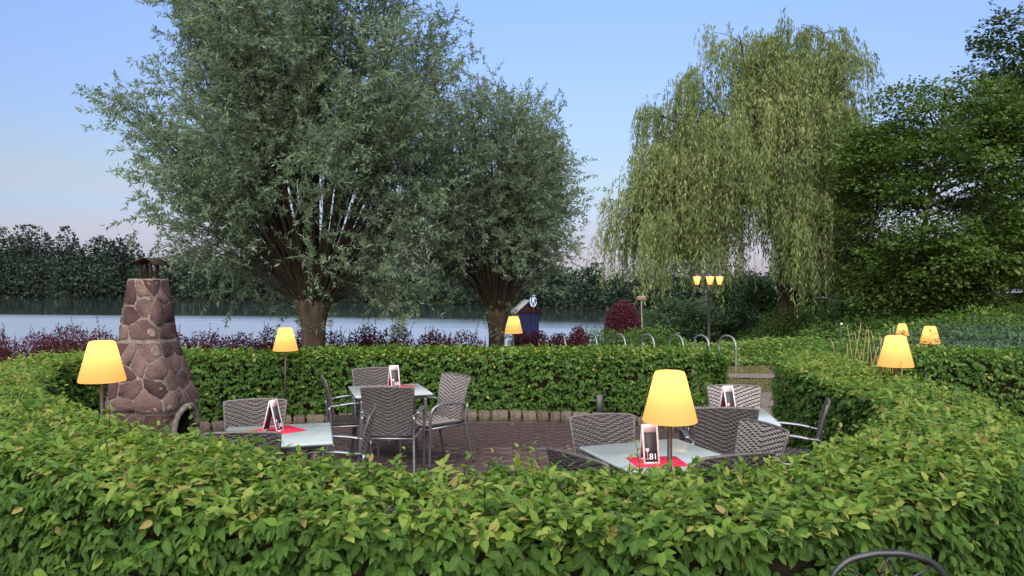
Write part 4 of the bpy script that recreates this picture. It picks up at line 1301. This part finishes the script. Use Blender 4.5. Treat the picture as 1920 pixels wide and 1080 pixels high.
    F += [(0, 2 * n, 2 * n + 1, 1), (2 * n - 2, 2 * n - 1, 4 * n - 1, 4 * n - 2)]
    MB().add(V, F).build('cap', M['rust'], root, smooth=False)


chimney()

# stone edging at the foot of the long hedge
edge = empty('stone_edging', (0, 0, 0)); tag(edge, 'low edging of rough squared stones between the brick floor and the long hedge', 'edging')
ec = arc([(-4.2, 9.2), (-3.2, 9.75), (-1.5, 10.15), (0, 10.25), (1.2, 10.05), (2.1, 9.55), (2.55, 8.8)], 40)
el = np.concatenate([[0], np.cumsum(np.linalg.norm(np.diff(ec, axis=0), axis=1))])
s = .05
re_ = np.random.default_rng(131)
while s < el[-1] - .2:
    ln = re_.uniform(.15, .26)
    q0 = np.array([np.interp(s + ln / 2, el, ec[:, i]) for i in range(2)]); q1 = np.array([np.interp(s + ln / 2 + .02, el, ec[:, i]) for i in range(2)])
    a = math.atan2(*(q1 - q0)[::-1])
    b = MB().box((0, 0, 0), (ln - .018, .15 * re_.uniform(.9, 1.1), .19), bev=.022)
    V = np.concatenate(b.V); V += re_.normal(0, .006, V.shape)
    o = link('stone', mesh('stone', V, b.F), M['kerbstone'], edge, loc=(q0[0], q0[1], .035 + re_.uniform(-.008, .012)))
    o.rotation_euler = (re_.normal(0, .03), re_.normal(0, .03), a + re_.normal(0, .03))
    s += ln

# ------------------------------------------------------------------ wicker armchairs
def make_chair():
    root = empty('wicker_chair', (0, 0, 0))
    # local: seat centre at the origin, facing +Y
    def back_pt(u, v):                                       # u -1..1 across, v 0..1 up
        w = .205 + .045 * v
        y = -.20 - .045 * v - .055 * v ** 2 + .018 * (u * u)
        return np.array([u * w, y, .40 + .505 * v - .012 * u * u * v])
    nu, nv = 14, 18
    for face, off in (('f', .010), ('b', -.010)):
        pass
    base = MB()
    V = [back_pt(u, v) + np.array([0, o, 0]) for o in (.006, -.006) for v in np.linspace(0, 1, 9) for u in np.linspace(-1, 1, 9)]
    F = []
    for i in range(8):
        for k in range(8):
            a = i * 9 + k
            F += [(a, a + 9, a + 10, a + 1), (81 + a, 81 + a + 1, 81 + a + 10, 81 + a + 9)]
    base.add(V, F)
    bk = base.build('backrest', M['wicker_base'], root)
    # woven strands: twill that turns in the middle, so it reads as a chevron; both faces
    wv = MB()
    cols, rows = 18, 44
    for side in (1, -1):
        for rI in range(rows):
            v0, v1 = (rI + .06) / rows, (rI + .94) / rows
            c = 0
            while c < cols:
                cc = c if c < cols / 2 else cols - 1 - c
                ph = (cc + rI) % 3
                if ph == 2:
                    c += 1; continue
                # a strand passes over two columns, then dives under one
                u0, u1 = 2 * (c + .04) / cols - 1, 2 * min(c + 1.02 - .06 * (ph == 1), cols) / cols - 1
                pts_ = []
                for u in (u0, u1):
                    for v in (v0, v1):
                        pts_.append(back_pt(u, v) + np.array([0, side * .0075, 0]))
                m_ = [back_pt(u, (v0 + v1) / 2) + np.array([0, side * (.0135 - (.003 if (ph == 0 and u == u0) or (ph == 1 and u == u1) else 0)), 0]) for u in (u0, u1)]
                V_ = [pts_[0], pts_[2], m_[1], m_[0], pts_[3], pts_[1]]
                wv.add(V_, [(0, 1, 2, 3), (3, 2, 4, 5)] if side == 1 else [(3, 2, 1, 0), (5, 4, 2, 3)])
                c += 1
    wv.build('weave', M['wicker'], bk, kind='stuff')
    # braided rim over the top and down the sides of the back
    rim = [back_pt(-1, v) for v in np.linspace(0, 1, 8)] + [back_pt(u, 1.0) + np.array([0, 0, .004]) for u in np.linspace(-.9, .9, 9)] + [back_pt(1, v) for v in np.linspace(1, 0, 8)]
    MB().tube(rim, .0115, 7).build('back_frame', M['wicker'], root, smooth=True)
    # seat
    st = MB()
    V = []
    for z in (.425, .450):
        for y in np.linspace(-.22, .235, 8):
            for x in np.linspace(-.225, .225, 8):
                V.append((x, y, z - .014 * (1 - (x / .225) ** 2) * (1 if z > .43 else .4) - .012 * max(0, (y - .15) / .085)))
    F = []
    for i in range(7):
        for k in range(7):
            a = i * 8 + k
            F += [(a, a + 8, a + 9, a + 1), (64 + a, 64 + a + 1, 64 + a + 9, 64 + a + 8)]
    for i in range(7):
        F += [(i, i + 1, 65 + i, 64 + i), (56 + i, 120 + i, 121 + i, 57 + i), (i * 8, 64 + i * 8, 72 + i * 8, 8 + i * 8), (i * 8 + 7, 15 + i * 8, 79 + i * 8, 71 + i * 8)]
    seat = st.add(V, F).build('seat', M['wicker_base'], root)
    sw = MB()
    for a in range(26):
        for b in range(9):
            if (a + b) % 3 == 2:
                continue
            y0, x0 = -.215 + a * .0172, -.22 + b * .049
            zz = lambda x, y: .450 - .014 * (1 - (x / .225) ** 2) - .012 * max(0, (y - .15) / .085)
            V_ = [(x0, y0, zz(x0, y0) + .002), (x0 + .047, y0, zz(x0 + .047, y0) + .002), (x0 + .047, y0 + .008, zz(x0 + .047, y0) + .006), (x0, y0 + .008, zz(x0, y0) + .006), (x0 + .047, y0 + .0155, zz(x0 + .047, y0) + .002), (x0, y0 + .0155, zz(x0, y0) + .002)]
            sw.add(V_, [(0, 1, 2, 3), (3, 2, 4, 5)])
    sw.build('weave', M['wicker'], seat, kind='stuff')
    for s_ in (-1, 1):
        # front leg sweeps up into the armrest
        leg = arc([(s_ * .265, .255, 0), (s_ * .268, .25, .25), (s_ * .272, .245, .50), (s_ * .275, .225, .60), (s_ * .276, .17, .642)], 6)
        MB().tube(leg, .0135, 8).build('leg', M['alu'], root, smooth=True)
        arm = arc([(s_ * .276, .19, .637), (s_ * .276, .12, .656), (s_ * .273, -.05, .650), (s_ * .268, -.15, .636)], 6)
        MB().tube(arm, .021, 10, flat=(1.15, .62)).build('armrest', M['alu'], root, smooth=True)
        br = arc([(s_ * .268, -.14, .636), (s_ * .25, -.20, .628), (s_ * .232, -.235, .622)], 4)
        MB().tube(br, .009, 7).build('arm_bracket', M['alu'], root, smooth=True)
        rear = arc([(s_ * .262, -.315, 0), (s_ * .250, -.262, .22), (s_ * .243, -.225, .44), (s_ * .248, -.245, .62)], 6)
        MB().tube(rear, .0135, 8).build('leg', M['alu'], root, smooth=True)
        MB().tube([(s_ * .262, .235, .415), (s_ * .246, -.22, .415)], .010, 7).build('seat_rail', M['alu'], root, smooth=True)
    MB().tube(arc([(-.262, .24, .405), (-.1, .245, .392), (.1, .245, .392), (.262, .24, .405)], 5), .011, 7).build('seat_rail', M['alu'], root, smooth=True)
    MB().tube([(-.24, -.222, .405), (.24, -.222, .405)], .011, 7).build('seat_rail', M['alu'], root, smooth=True)
    return root


chair0 = make_chair()
# (x, y of the backrest, facing x, y, label)
chairs = [
    (-1.99, 7.80, .95, .31, 'wicker armchair seen edge-on at the lamp side of the rear table with sign 55'),
    (-1.60, 8.60, .31, -.95, 'wicker armchair between the long hedge and the rear table with sign 55'),
    (-1.18, 7.00, .03, 1, 'wicker armchair with its back to the viewer at the rear table with sign 55'),
    (-.60, 8.02, -.75, -.66, 'pale wicker armchair standing out by the brick floor at the rear table with sign 55'),
    (-1.07, 5.72, -.99, -.09, 'pale narrow wicker chair back, tilted, at the corner of the table with the edge-on sign'),
    (-2.16, 6.24, .22, -.98, 'dark wicker armchair between the fireplace and the table with the edge-on sign'),
    (-1.78, 4.86, -.1, 1, 'wicker armchair almost hidden by hedge leaves under the table with the edge-on sign'),
    (.67, 5.52, .2, -.98, 'dark wicker armchair on the brick floor behind the table with the glowing lamp'),
    (1.29, 4.22, -.32, .95, 'black looking wicker chair top low among the hedge leaves near the glowing lamp'),
    (.36, 4.22, .79, .61, 'wicker chair top poking out of hedge leaves beside the table with sign 81'),
    (1.76, 5.16, -.94, -.35, 'pale wicker chair back with clear herringbone weave, lowest beneath sign 82'),
    (2.13, 7.12, -.08, -1, 'pale wicker armchair by the gap in the hedge behind sign 82'),
    (1.68, 5.82, .08, 1, 'dark wicker armchair with its full back to the viewer at the table with sign 82'),
    (2.62, 6.14, -.92, .39, 'wicker armchair in profile against the hedge at the table with sign 82'),
]
for i, (x, y, fx, fy, lb) in enumerate(chairs):
    o = chair0 if i == 0 else copy_tree(chair0)
    f = np.array([fx, fy]) / math.hypot(fx, fy)
    p = np.array([x, y]) + f * .29
    o.location = (p[0], p[1], 0)
    o.rotation_euler = (0, 0, math.atan2(-f[0], f[1]))
    if i in (3, 4, 10, 11):                                  # paler weave: the light these backs catch is painted into its colour
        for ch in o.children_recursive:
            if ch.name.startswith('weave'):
                me_ = bpy.data.meshes.get('lit_' + ch.data.name) or ch.data.copy()
                me_.name = 'lit_' + ch.data.name if not ch.data.name.startswith('lit_') else ch.data.name
                me_.materials[0] = M['wicker_lit']; ch.data = me_
    tag(o, lb, 'chair', 'grey wicker terrace armchairs')

# ------------------------------------------------------------------ tables, mats, table signs
def make_table():
    root = empty('table', (0, 0, 0))
    MB().box((0, 0, .727), (.80, .80, .026), bev=.008).build('tabletop', M['tabletop'], root)
    for s_ in (-1, 1):
        MB().box((0, s_ * .33, .697), (.70, .03, .032), bev=.004).build('apron', M['alu'], root)
        MB().box((s_ * .34, 0, .697), (.03, .63, .032), bev=.004).build('apron', M['alu'], root)
        for q in (-1, 1):
            MB().tube(arc([(s_ * .33, q * .33, .70), (s_ * .335, q * .335, .5), (s_ * .35, q * .35, .2), (s_ * .375, q * .375, 0)], 5), .019, 9).build('leg', M['alu'], root, smooth=True)
    return root


def text_mesh(body, size):
    cu = bpy.data.curves.new('number', 'FONT'); cu.body = body; cu.size = size; cu.align_x = 'CENTER'; cu.extrude = .0004
    t_ = bpy.data.objects.new('number', cu); COL.objects.link(t_)
    dg = bpy.context.evaluated_depsgraph_get()
    me = bpy.data.meshes.new_from_object(t_.evaluated_get(dg))
    bpy.data.objects.remove(t_)
    return me


def make_sign(num):
    """folding plastic table sign: two boards leaning together, a dark panel with number and wine glass on each"""
    root = empty('table_sign', (0, 0, 0))
    H, Wd, sp = .25, .105, .062
    tilt = math.atan2(sp, H)
    for s_ in (-1, 1):
        R = Matrix.Rotation(0 if s_ == -1 else PI, 4, 'Z') @ Matrix.Translation((0, -sp, 0)) @ Matrix.Rotation(-tilt, 4, 'X')
        def put(mb, name, m, par=root):
            o = mb.build(name, M[m], par); o.matrix_local = R if par is root else Matrix(); return o
        fr = MB()
        fr.box((-Wd / 2 + .006, 0, H / 2), (.012, .007, H), bev=.0015).box((Wd / 2 - .006, 0, H / 2), (.012, .007, H), bev=.0015)
        fr.box((0, 0, H - .026), (Wd - .0242, .0066, .052)).box((0, 0, .007), (Wd - .0242, .0066, .014))
        b = put(fr, 'board', 'sign_white')
        put(MB().box((0, 0, .106), (Wd - .0246, .003, .183)), 'panel', 'sign_black', b)
        # flowing red script on the header
        xs = np.linspace(-.03, .03, 40)
        MB().tube(np.stack([xs, np.full(40, -.0038), H - .024 + .0045 * np.sin(xs * 620) * np.linspace(1.2, .6, 40)], -1), .0011, 4).build('script', M['sign_red'], b)
        MB().tube([(-.024, -.0038, H - .036), (.024, -.0038, H - .034)], .0008, 4).build('script', M['sign_red'], b)
        me = text_mesh(num, .052)
        o = link('number', me, M['chalk'], b); o.matrix_local = Matrix.Translation((.012, -.0022, .030)) @ Matrix.Rotation(PI / 2, 4, 'X')
        gl = MB()
        gp = [(-.009, .078), (.009, .078), (.012, .100), (-.012, .100)]
        gl.add([(x - .024, -.0021, z) for x, z in gp], [(0, 1, 2, 3)])
        gl.add([(x - .024, -.0021, z) for x, z in ((-.0015, .034), (.0015, .034), (.0015, .078), (-.0015, .078))], [(0, 1, 2, 3)])
        gl.add([(x - .024, -.0021, z) for x, z in ((-.010, .030), (.010, .030), (.010, .0335), (-.010, .0335))], [(0, 1, 2, 3)])
        gl.build('wine_glass', M['glass_print'], b)
    return root


table0 = make_table()
tabs = [(-1.33, 8.02, 18, 'square grey table farthest back by the long hedge, under sign 55', 45, (738, 727), 30, '55', 'folding white table sign with number 55 on the rear table', 'red mat under sign 55 on the rear table'),
        (-1.78, 5.63, 15, 'square grey table near the fireplace with an orange lamp reflection', 45, (510, 810), 78, '54', 'folding white table sign seen edge-on near the fireplace', 'red mat turned cornerwise on the table near the fireplace'),
        (.98, 4.97, 20, 'square grey table just behind the hedge under the largest glowing lamp', 3, (1219, 868), 4, '81', 'folding white table sign partly behind a hedge leaf beside the largest lamp', 'red mat lying square on the table beside the largest lamp'),
        (1.86, 6.48, -9, 'square grey table by the hedge gap, under sign 82', 20, (1366, 776), 22, '82', 'folding white table sign with number 82 by the hedge gap', 'red mat under sign 82, mostly hidden by a chair back')]
for i, (x, y, a, lb, ma, sp_, sa, num, sl, ml) in enumerate(tabs):
    o = table0 if i == 0 else copy_tree(table0)
    o.location, o.rotation_euler = (x, y, 0), (0, 0, math.radians(a))
    tag(o, lb, 'table', 'square terrace tables')
    Ys = (CAM_H - .742) * F_PX / (sp_[1] - HOR)
    Xs = at_px(sp_[0], Ys)
    s_ = make_sign(num)
    s_.location, s_.rotation_euler = (Xs, Ys + .02, .7425), (0, 0, math.radians(sa))
    tag(s_, sl, 'table sign', 'folding table signs')
    mo = (Xs + .05 * (i == 2), Ys + .03, .7418)
    t_ = tag(MB().box((0, 0, 0), (.40, .30, .0014) if i != 2 else (.34, .27, .0014)).build('place_mat', M['mat_red'], loc=mo), ml, 'place mat', 'red place mats')
    t_.rotation_euler = (0, 0, math.radians(ma if i != 2 else 6))

# ------------------------------------------------------------------ lamps
def make_lamp(X, Y, zc, dia, label, power, cat='lamp'):
    g = float(ground_z(X, Y)) + .02
    root = empty('garden_lamp', (X, Y, g)); tag(root, label, cat, 'lit garden lamps')
    h = dia * .93
    zb = zc - g - h / 2
    MB().lathe([(.015, .0), (.015, zb + h * .45)], 12).build('pole', M['pole'], root, smooth=True)
    MB().lathe([(.12, 0), (.12, .015), (.05, .03), (.016, .04)], 24).build('base', M['pole'], root)
    rb, rt = dia / 2, dia * .285
    prof = [(rb - .012, zb + .000), (rb - .003, zb + .001), (rb, zb + .010)] + [(rb + (rt - rb) * t, zb + .01 + (h - .03) * t) for t in (.25, .5, .75, 1)] + [(rt - .006, zb + h - .006), (rt - .022, zb + h), (.02, zb + h + .002)]
    V, F = [], []
    seg = 40
    for (r, z) in prof:
        V += [(r * math.cos(2 * PI * k / seg), r * math.sin(2 * PI * k / seg), z) for k in range(seg)]
    for i in range(len(prof) - 1):
        F += [(i * seg + k, i * seg + (k + 1) % seg, (i + 1) * seg + (k + 1) % seg, (i + 1) * seg + k) for k in range(seg)]
    link('lamp_shade', mesh('lamp_shade', V, F, smooth=True), M['shade'], root)
    ld = bpy.data.lights.new('bulb', 'POINT')
    ld.energy, ld.color, ld.shadow_soft_size = power, (1.0, .60, .25), .022 * dia / .33
    lo = bpy.data.objects.new('bulb', ld); COL.objects.link(lo)
    lo.parent = root; lo.location = (0, 0, zb + h * .68)
    return root


LP = 0.105
for (xp, yc, wpx, dia, lb) in [(1256, 743, 102, .33, 'largest glowing cone shade lamp between the two tables, bronze pole in the hedge'),
                               (191, 677, 82, .33, 'glowing cone shade lamp in front of the stone fireplace'),
                               (535, 636, 46, .33, 'glowing lamp on a tall thin pole against the long hedge near the big willow trunk'),
                               (963, 609, 34, .33, 'glowing lamp in front of the blue hut beside the small willow trunk'),
                               (1680, 658, 62, .33, 'glowing cone shade lamp beside the dry reed stalks'),
                               (1744, 628, 35, .33, 'small glowing lamp peeping over the far hedge top'),
                               (1692, 618, 24, .24, 'smallest whitish glowing lamp just above the lamp by the reeds')]:
    Yl = dia * F_PX / wpx
    make_lamp(at_px(xp, Yl), Yl, CAM_H - (yc - HOR) / F_PX * Yl, dia, lb, LP * (dia / .33) ** 2)

# ------------------------------------------------------------------ street lantern with three heads
def lantern():
    X, Y = at_px(1329, 18.2), 18.2
    g = gz_(X, Y)
    root = empty('street_lantern', (X, Y, g)); tag(root, 'black cast iron street lantern with a row of lit amber heads', 'street lamp')
    zt = CAM_H + 6 / F_PX * Y - g                            # where the heads stand
    MB().lathe([(.11, 0), (.11, .10), (.075, .14), (.07, .42), (.085, .46), (.05, .52), (.042, .56), (.03, zt - .28), (.045, zt - .25), (.03, zt - .2), (.022, zt - .05)], 14).build('post', M['black_iron'], root, smooth=True)
    heads = [(-.29, 0), (-.035, -.22), (.28, .05), (.10, .22)]
    for (hx, hy) in heads:
        MB().tube(arc([(0, 0, zt - .24), (hx * .45, hy * .45, zt - .30), (hx * .9, hy * .9, zt - .24), (hx, hy, zt - .10)], 6), .012, 6).build('arm', M['black_iron'], root, smooth=True)
        hd = MB().lathe([(.02, zt - .11), (.045, zt - .10), (.05, zt - .09)], 8, (hx, hy, 0)).build('lantern_head', M['black_iron'], root)
        MB().lathe([(.048, zt - .09), (.098, zt + .115)], 6, (hx, hy, 0)).build('glass', M['lantern_glass'], hd)
        MB().lathe([(.02, zt - .05), (.03, zt + .0), (.02, zt + .06)], 8, (hx, hy, 0)).build('bulb', M['lantern_bulb'], hd)
        MB().lathe([(.112, zt + .116), (.112, zt + .126), (.06, zt + .175), (.02, zt + .19), (.012, zt + .23)], 6, (hx, hy, 0)).build('lid', M['black_iron'], hd)
        for k in range(6):
            a = 2 * PI * k / 6
            MB().tube([(hx + .050 * math.cos(a), hy + .050 * math.sin(a), zt - .09), (hx + .1 * math.cos(a), hy + .1 * math.sin(a), zt + .12)], .005, 4).build('bar', M['black_iron'], hd)
        ld = bpy.data.lights.new('glow', 'POINT'); ld.energy, ld.color, ld.shadow_soft_size = .5, (1, .5, .15), .12
        lo = bpy.data.objects.new('glow', ld); COL.objects.link(lo); lo.parent = root; lo.location = (hx, hy - .16, zt + .02)


lantern()

# ------------------------------------------------------------------ bike hoops
hp = arc([(0, -.30, 0), (0, -.30, .45), (0, -.29, .62), (0, -.20, .75), (0, 0, .80), (0, .20, .75), (0, .29, .62), (0, .30, .45), (0, .30, 0)], 6)
hoop0 = None
ords = ['farthest from the hedge gap', 'second from the far end of the row', 'third from the far end of the row', 'in the middle of the row', 'third from the hedge gap', 'beside the black lantern post', 'nearest the hedge gap with its leg down to the path']
for i, xp in enumerate((1052, 1110, 1162, 1215, 1268, 1315, 1364)):
    Yh = 16.35 - .09 * i
    if hoop0 is None:
        hoop0 = o = MB().tube(hp, .020, 10).build('bike_hoop', M['steel'], smooth=True)
        fl = MB().lathe([(.06, 0), (.06, .008), (.03, .012)], 14, (0, -.30, 0)).build('foot_plate', M['steel'], o)
        fl2 = MB().lathe([(.06, 0), (.06, .008), (.03, .012)], 14, (0, .30, 0)).build('foot_plate', M['steel'], o)
    else:
        o = copy_tree(hoop0)
    o.location = (at_px(xp, Yh), Yh, -.016)
    o.rotation_euler = (0, 0, math.radians(14 + .8 * i))
    tag(o, 'grey steel bike hoop ' + ords[i], 'bike rack', 'row of steel bike hoops')

# ------------------------------------------------------------------ blue hut with emblem, signpost
def hut():
    Y = 27.0
    X = at_px(987, Y); g = gz_(X, Y)
    s = Y / F_PX
    w = 40 * s; ze = CAM_H - (584 - HOR) * s - g; zr = CAM_H - (565 - HOR) * s - g
    root = empty('hut', (X, Y, g), math.radians(9)); tag(root, 'narrow dark blue hut with brown gable and grey roof at the lake', 'hut')
    hw, d = w / 2, .5
    MB().box((0, 0, ze / 2), (w * .94, 1.0, ze)).build('wall', M['hut_blue'], root)
    for k in range(5):
        MB().box((-hw * .75 + k * hw * .375, -.508, ze / 2), (hw * .34, .014, ze - .06), bev=.003).build('board', M['hut_blue'], root)
    nb = 6
    for k in range(nb):
        x0, x1 = -hw * 1.1 + k * 2.2 * hw / nb, -hw * 1.1 + (k + 1) * 2.2 * hw / nb - .008
        f = lambda x: ze + (zr - ze) * (1 - abs(x) / (hw * 1.15)) - .01
        V = [(x, y, z) for y in (-.53, -.51) for x, z in ((x0, ze - .05), (x1, ze - .05), (x1, f(x1)), (x0, f(x0)))]
        MB().add(V, [(0, 1, 2, 3), (7, 6, 5, 4), (0, 4, 5, 1), (1, 5, 6, 2), (2, 6, 7, 3), (3, 7, 4, 0)]).build('gable_board', M['hut_brown'], root)
    for s_ in (-1, 1):
        V = [(0, -.6, zr), (s_ * hw * 1.28, -.6, ze - .07), (s_ * hw * 1.28, .6, ze - .07), (0, .6, zr)]
        V = V + [(x, y, z + .06) for x, y, z in V]
        MB().add(V, [(0, 1, 2, 3), (4, 7, 6, 5), (0, 4, 5, 1), (1, 5, 6, 2), (2, 6, 7, 3), (3, 7, 4, 0)]).build('roof', M['hut_roof'] if s_ < 0 else M['hut_brown'], root)
    # oval emblem: white figure in a broken ring on dark blue
    ex, ez = at_px(999.5, Y - .5) - X, CAM_H - (563.5 - HOR) * s - g
    sg = empty('emblem_sign', (X + ex, Y - .72, g + ez)); tag(sg, 'oval blue and white emblem sign standing on the hut roof', 'sign')
    a_, b_ = 6.0 * s, 11.0 * s
    t = np.linspace(0, 2 * PI, 32, endpoint=False)
    V = [(a_ * 1.12 * math.cos(q), y, b_ * 1.08 * math.sin(q)) for y in (-.02, .02) for q in t]
    MB().add(V, [tuple(range(32)), tuple(range(63, 31, -1))] + [(i, 32 + i, 32 + (i + 1) % 32, (i + 1) % 32) for i in range(32)]).build('disc', M['emblem_blue'], sg)
    for (q0, q1) in ((150, 262), (270, 350), (8, 24), (60, 100)):
        q = np.radians(np.linspace(q0, q1, 12))
        MB().tube(np.stack([a_ * .93 * np.cos(q), 0 * q - .024, b_ * .93 * np.sin(q)], -1), .016 if q0 in (150, 270) else .010, 6).build('ring_arc', M['emblem_white'], sg)
    fig = MB()
    body = [(-.42, -.05), (-.44, -.62), (-.22, -.70), (-.10, -.18), (.10, -.18), (.12, -.68), (.36, -.62), (.36, -.02), (.12, .30), (-.02, .52), (-.02, .82), (-.24, .82), (-.28, .40)]
    V = [(x * a_, y, z * b_) for y in (-.028, -.021) for x, z in body]; n = len(body)
    fig.add(V, [tuple(range(n)), tuple(range(2 * n - 1, n - 1, -1))] + [(i, n + i, n + (i + 1) % n, (i + 1) % n) for i in range(n)])
    fig.build('figure', M['emblem_white'], sg)
    MB().lathe([(.001, 0), (.24 * a_, 0.001), (.24 * a_, .01), (.001, .011)], 12).build('ball', M['emblem_white'], sg).matrix_local = Matrix.Translation((.42 * a_, -.021, .45 * b_)) @ Matrix.Rotation(PI / 2, 4, 'X')
    MB().tube([(0, .03, -b_ * 1.5), (0, .03, 0)], .02, 6).build('post', M['black_iron'], sg)


hut()
Xs, Ysn = at_px(1205, 21), 21.0
sp = empty('signpost', (Xs, Ysn, gz_(Xs, Ysn))); tag(sp, 'small pale board on a leaning wooden post behind the red ball bush', 'sign')
zt = CAM_H - (559 - HOR) / F_PX * Ysn - sp.location.z
MB().tube([(.05, 0, 0), (-.04, 0, zt + .02)], .016, 7).build('post', M['sign_wood'], sp)
MB().box((-.04, -.03, zt), (.26, .025, .12), bev=.005).build('board', M['sign_wood'], sp)

# pale rail on posts at the back of the bank, in two lengths
for (xa, xb, yy, Yr, lb) in [(1562, 1682, 566, 25.5, 'long pale rail low under the trees by the ivy clad trunk'), (1528, 1552, 559, 29.5, 'short pale rail end deep under the willow curtains')]:
    X0, X1 = at_px(xa, Yr), at_px(xb, Yr); z = CAM_H - (yy - HOR) / F_PX * Yr
    rl = empty('rail', (X0, Yr, gz_(X0, Yr))); tag(rl, lb, 'rail')
    z -= rl.location.z
    MB().tube([(0, 0, z + .03), (X1 - X0, 0, z)], .03, 8).build('bar', M['rail'], rl)
    for k in range(2):
        MB().tube([((X1 - X0) * (.15 + .7 * k), .05, -.3), ((X1 - X0) * (.15 + .7 * k), .05, z + .02)], .035, 6).build('post', M['limb'], rl)
# pale sheet roof glimpsed through the shrubs
Yt = 26.5
tp = empty('sheet_roof', (at_px(1850, Yt), Yt, gz_(17, Yt))); tag(tp, 'low pale blue grey sheet roof glimpsed between the dark trees', 'shelter')
z = CAM_H - (541 - HOR) / F_PX * Yt - tp.location.z
MB().add([(-.75, -.9, z - .2), (.9, -.9, z - .12), (.9, .9, z + .18), (-.75, .9, z + .15), (-.75, -.9, z - .17), (.9, -.9, z - .09), (.9, .9, z + .21), (-.75, .9, z + .18)],
         [(3, 2, 1, 0), (4, 5, 6, 7), (0, 1, 5, 4), (1, 2, 6, 5), (2, 3, 7, 6), (3, 0, 4, 7)]).build('sheet', M['tarp'], tp)
for (a, b) in ((-.65, -.8), (.8, -.8), (-.65, .8), (.8, .8)):
    MB().tube([(a, b, -.2), (a, b, z - .1)], .03, 6).build('post', M['limb'], tp)
# small dome light among the reed stalks, and a tiny spotlight in the bank
dl = empty('dome_light', (at_px(1611, 9.0), 9.0, 0)); tag(dl, 'small grey dome garden light on a black stem among the reed stalks', 'garden light')
MB().lathe([(.022, .0), (.022, .82)], 10).build('stem', M['black_iron'], dl)
MB().lathe([(.045, .82), (.055, .84), (.055, .89), (.04, .925), (.015, .94)], 18).build('dome', M['dome'], dl, smooth=True)
sl = empty('spotlight', (at_px(1577, 17.6), 17.6, gz_(7.8, 17.6))); tag(sl, 'tiny white spotlight shining among the bank plants', 'garden light')
zs_ = CAM_H - (607 - HOR) / F_PX * 17.6 - sl.location.z
MB().tube([(0, 0, -.1), (0, 0, zs_)], .012, 6).build('stem', M['black_iron'], sl)
MB().lathe([(.012, 0), (.02, .0), (.02, .06), (.018, .07)], 12).build('housing', M['black_iron'], sl).matrix_local = Matrix.Translation((0, .05, zs_)) @ Matrix.Rotation(PI / 2, 4, 'X')
MB().lathe([(.001, 0), (.016, 0), (.016, .01), (.001, .011)], 12).build('lens', M['spot'], sl).matrix_local = Matrix.Translation((0, -.022, zs_)) @ Matrix.Rotation(PI / 2, 4, 'X')
# dark post in the foot of the long hedge
pt = MB().box((0, 0, .13), (.09, .08, .42), bev=.006).build('post', M['black_iron'], loc=(at_px(1126, 10.25), 10.36, 0))
tag(pt, 'short dark post standing in the foot of the long hedge', 'post')

# ------------------------------------------------------------------ black bistro chair close to the camera
def bistro():
    X, Y = at_px(1664, 2.62), 2.62
    root = empty('bistro_chair', (X, Y, 0)); tag(root, 'black wrought iron bistro chair with arched back in front of the nearest hedge', 'chair')
    hw = .215
    zt = CAM_H - (1036 - HOR) / F_PX * Y
    back = arc([(-hw, .02, .42), (-hw * 1.02, .0, .62), (-hw * .98, -.01, zt - .12), (-hw * .72, -.012, zt - .035), (-hw * .3, -.014, zt - .004), (0, -.014, zt), (hw * .3, -.014, zt - .004), (hw * .72, -.012, zt - .035), (hw * .98, -.01, zt - .12), (hw * 1.02, .0, .62), (hw, .02, .42)], 8)
    MB().tube(back, .0115, 10).build('back_frame', M['black_iron'], root, smooth=True)
    c = (0, -.012, zt - .135)
    rod = lambda a, b, n='rod': MB().tube(np.linspace(a, b, 6), .0042, 6).build(n, M['black_iron'], root, smooth=True)
    for s_ in (-1, 1):
        rod(c, (s_ * hw * .68, -.012, zt - .050))
        rod(c, (s_ * hw * .98, -.012, zt - .20))
        rod(c, (s_ * hw * .75, -.012, zt - .34))
        rod(c, (s_ * .028, -.016, zt - .072)); rod((s_ * .028, -.016, zt - .072), (0, -.014, zt - .012))
    rod(c, (0, .01, .47))
    MB().lathe([(.02, 0), (.02, .008)], 14).build('rosette', M['black_iron'], root).matrix_local = Matrix.Translation((0, -.008, zt - .135)) @ Matrix.Rotation(PI / 2, 4, 'X')
    MB().lathe([(.01, .442), (.19, .442), (.20, .45), (.20, .458), (.01, .46)], 30, (0, -.19, 0)).build('seat', M['black_iron'], root)
    for s_ in (-1, 1):
        MB().tube(arc([(s_ * hw, .02, .43), (s_ * (hw + .01), .04, .2), (s_ * (hw + .02), .07, 0)], 5), .010, 8).build('leg', M['black_iron'], root, smooth=True)
        MB().tube(arc([(s_ * .14, -.33, .445), (s_ * .17, -.37, .2), (s_ * .19, -.40, 0)], 5), .010, 8).build('leg', M['black_iron'], root, smooth=True)


bistro()

print('near tri', sum(len(m.polygons) for m in bpy.data.meshes if m.name.startswith('foliage')))
print('faces', sum(len(m.polygons) for m in bpy.data.meshes))
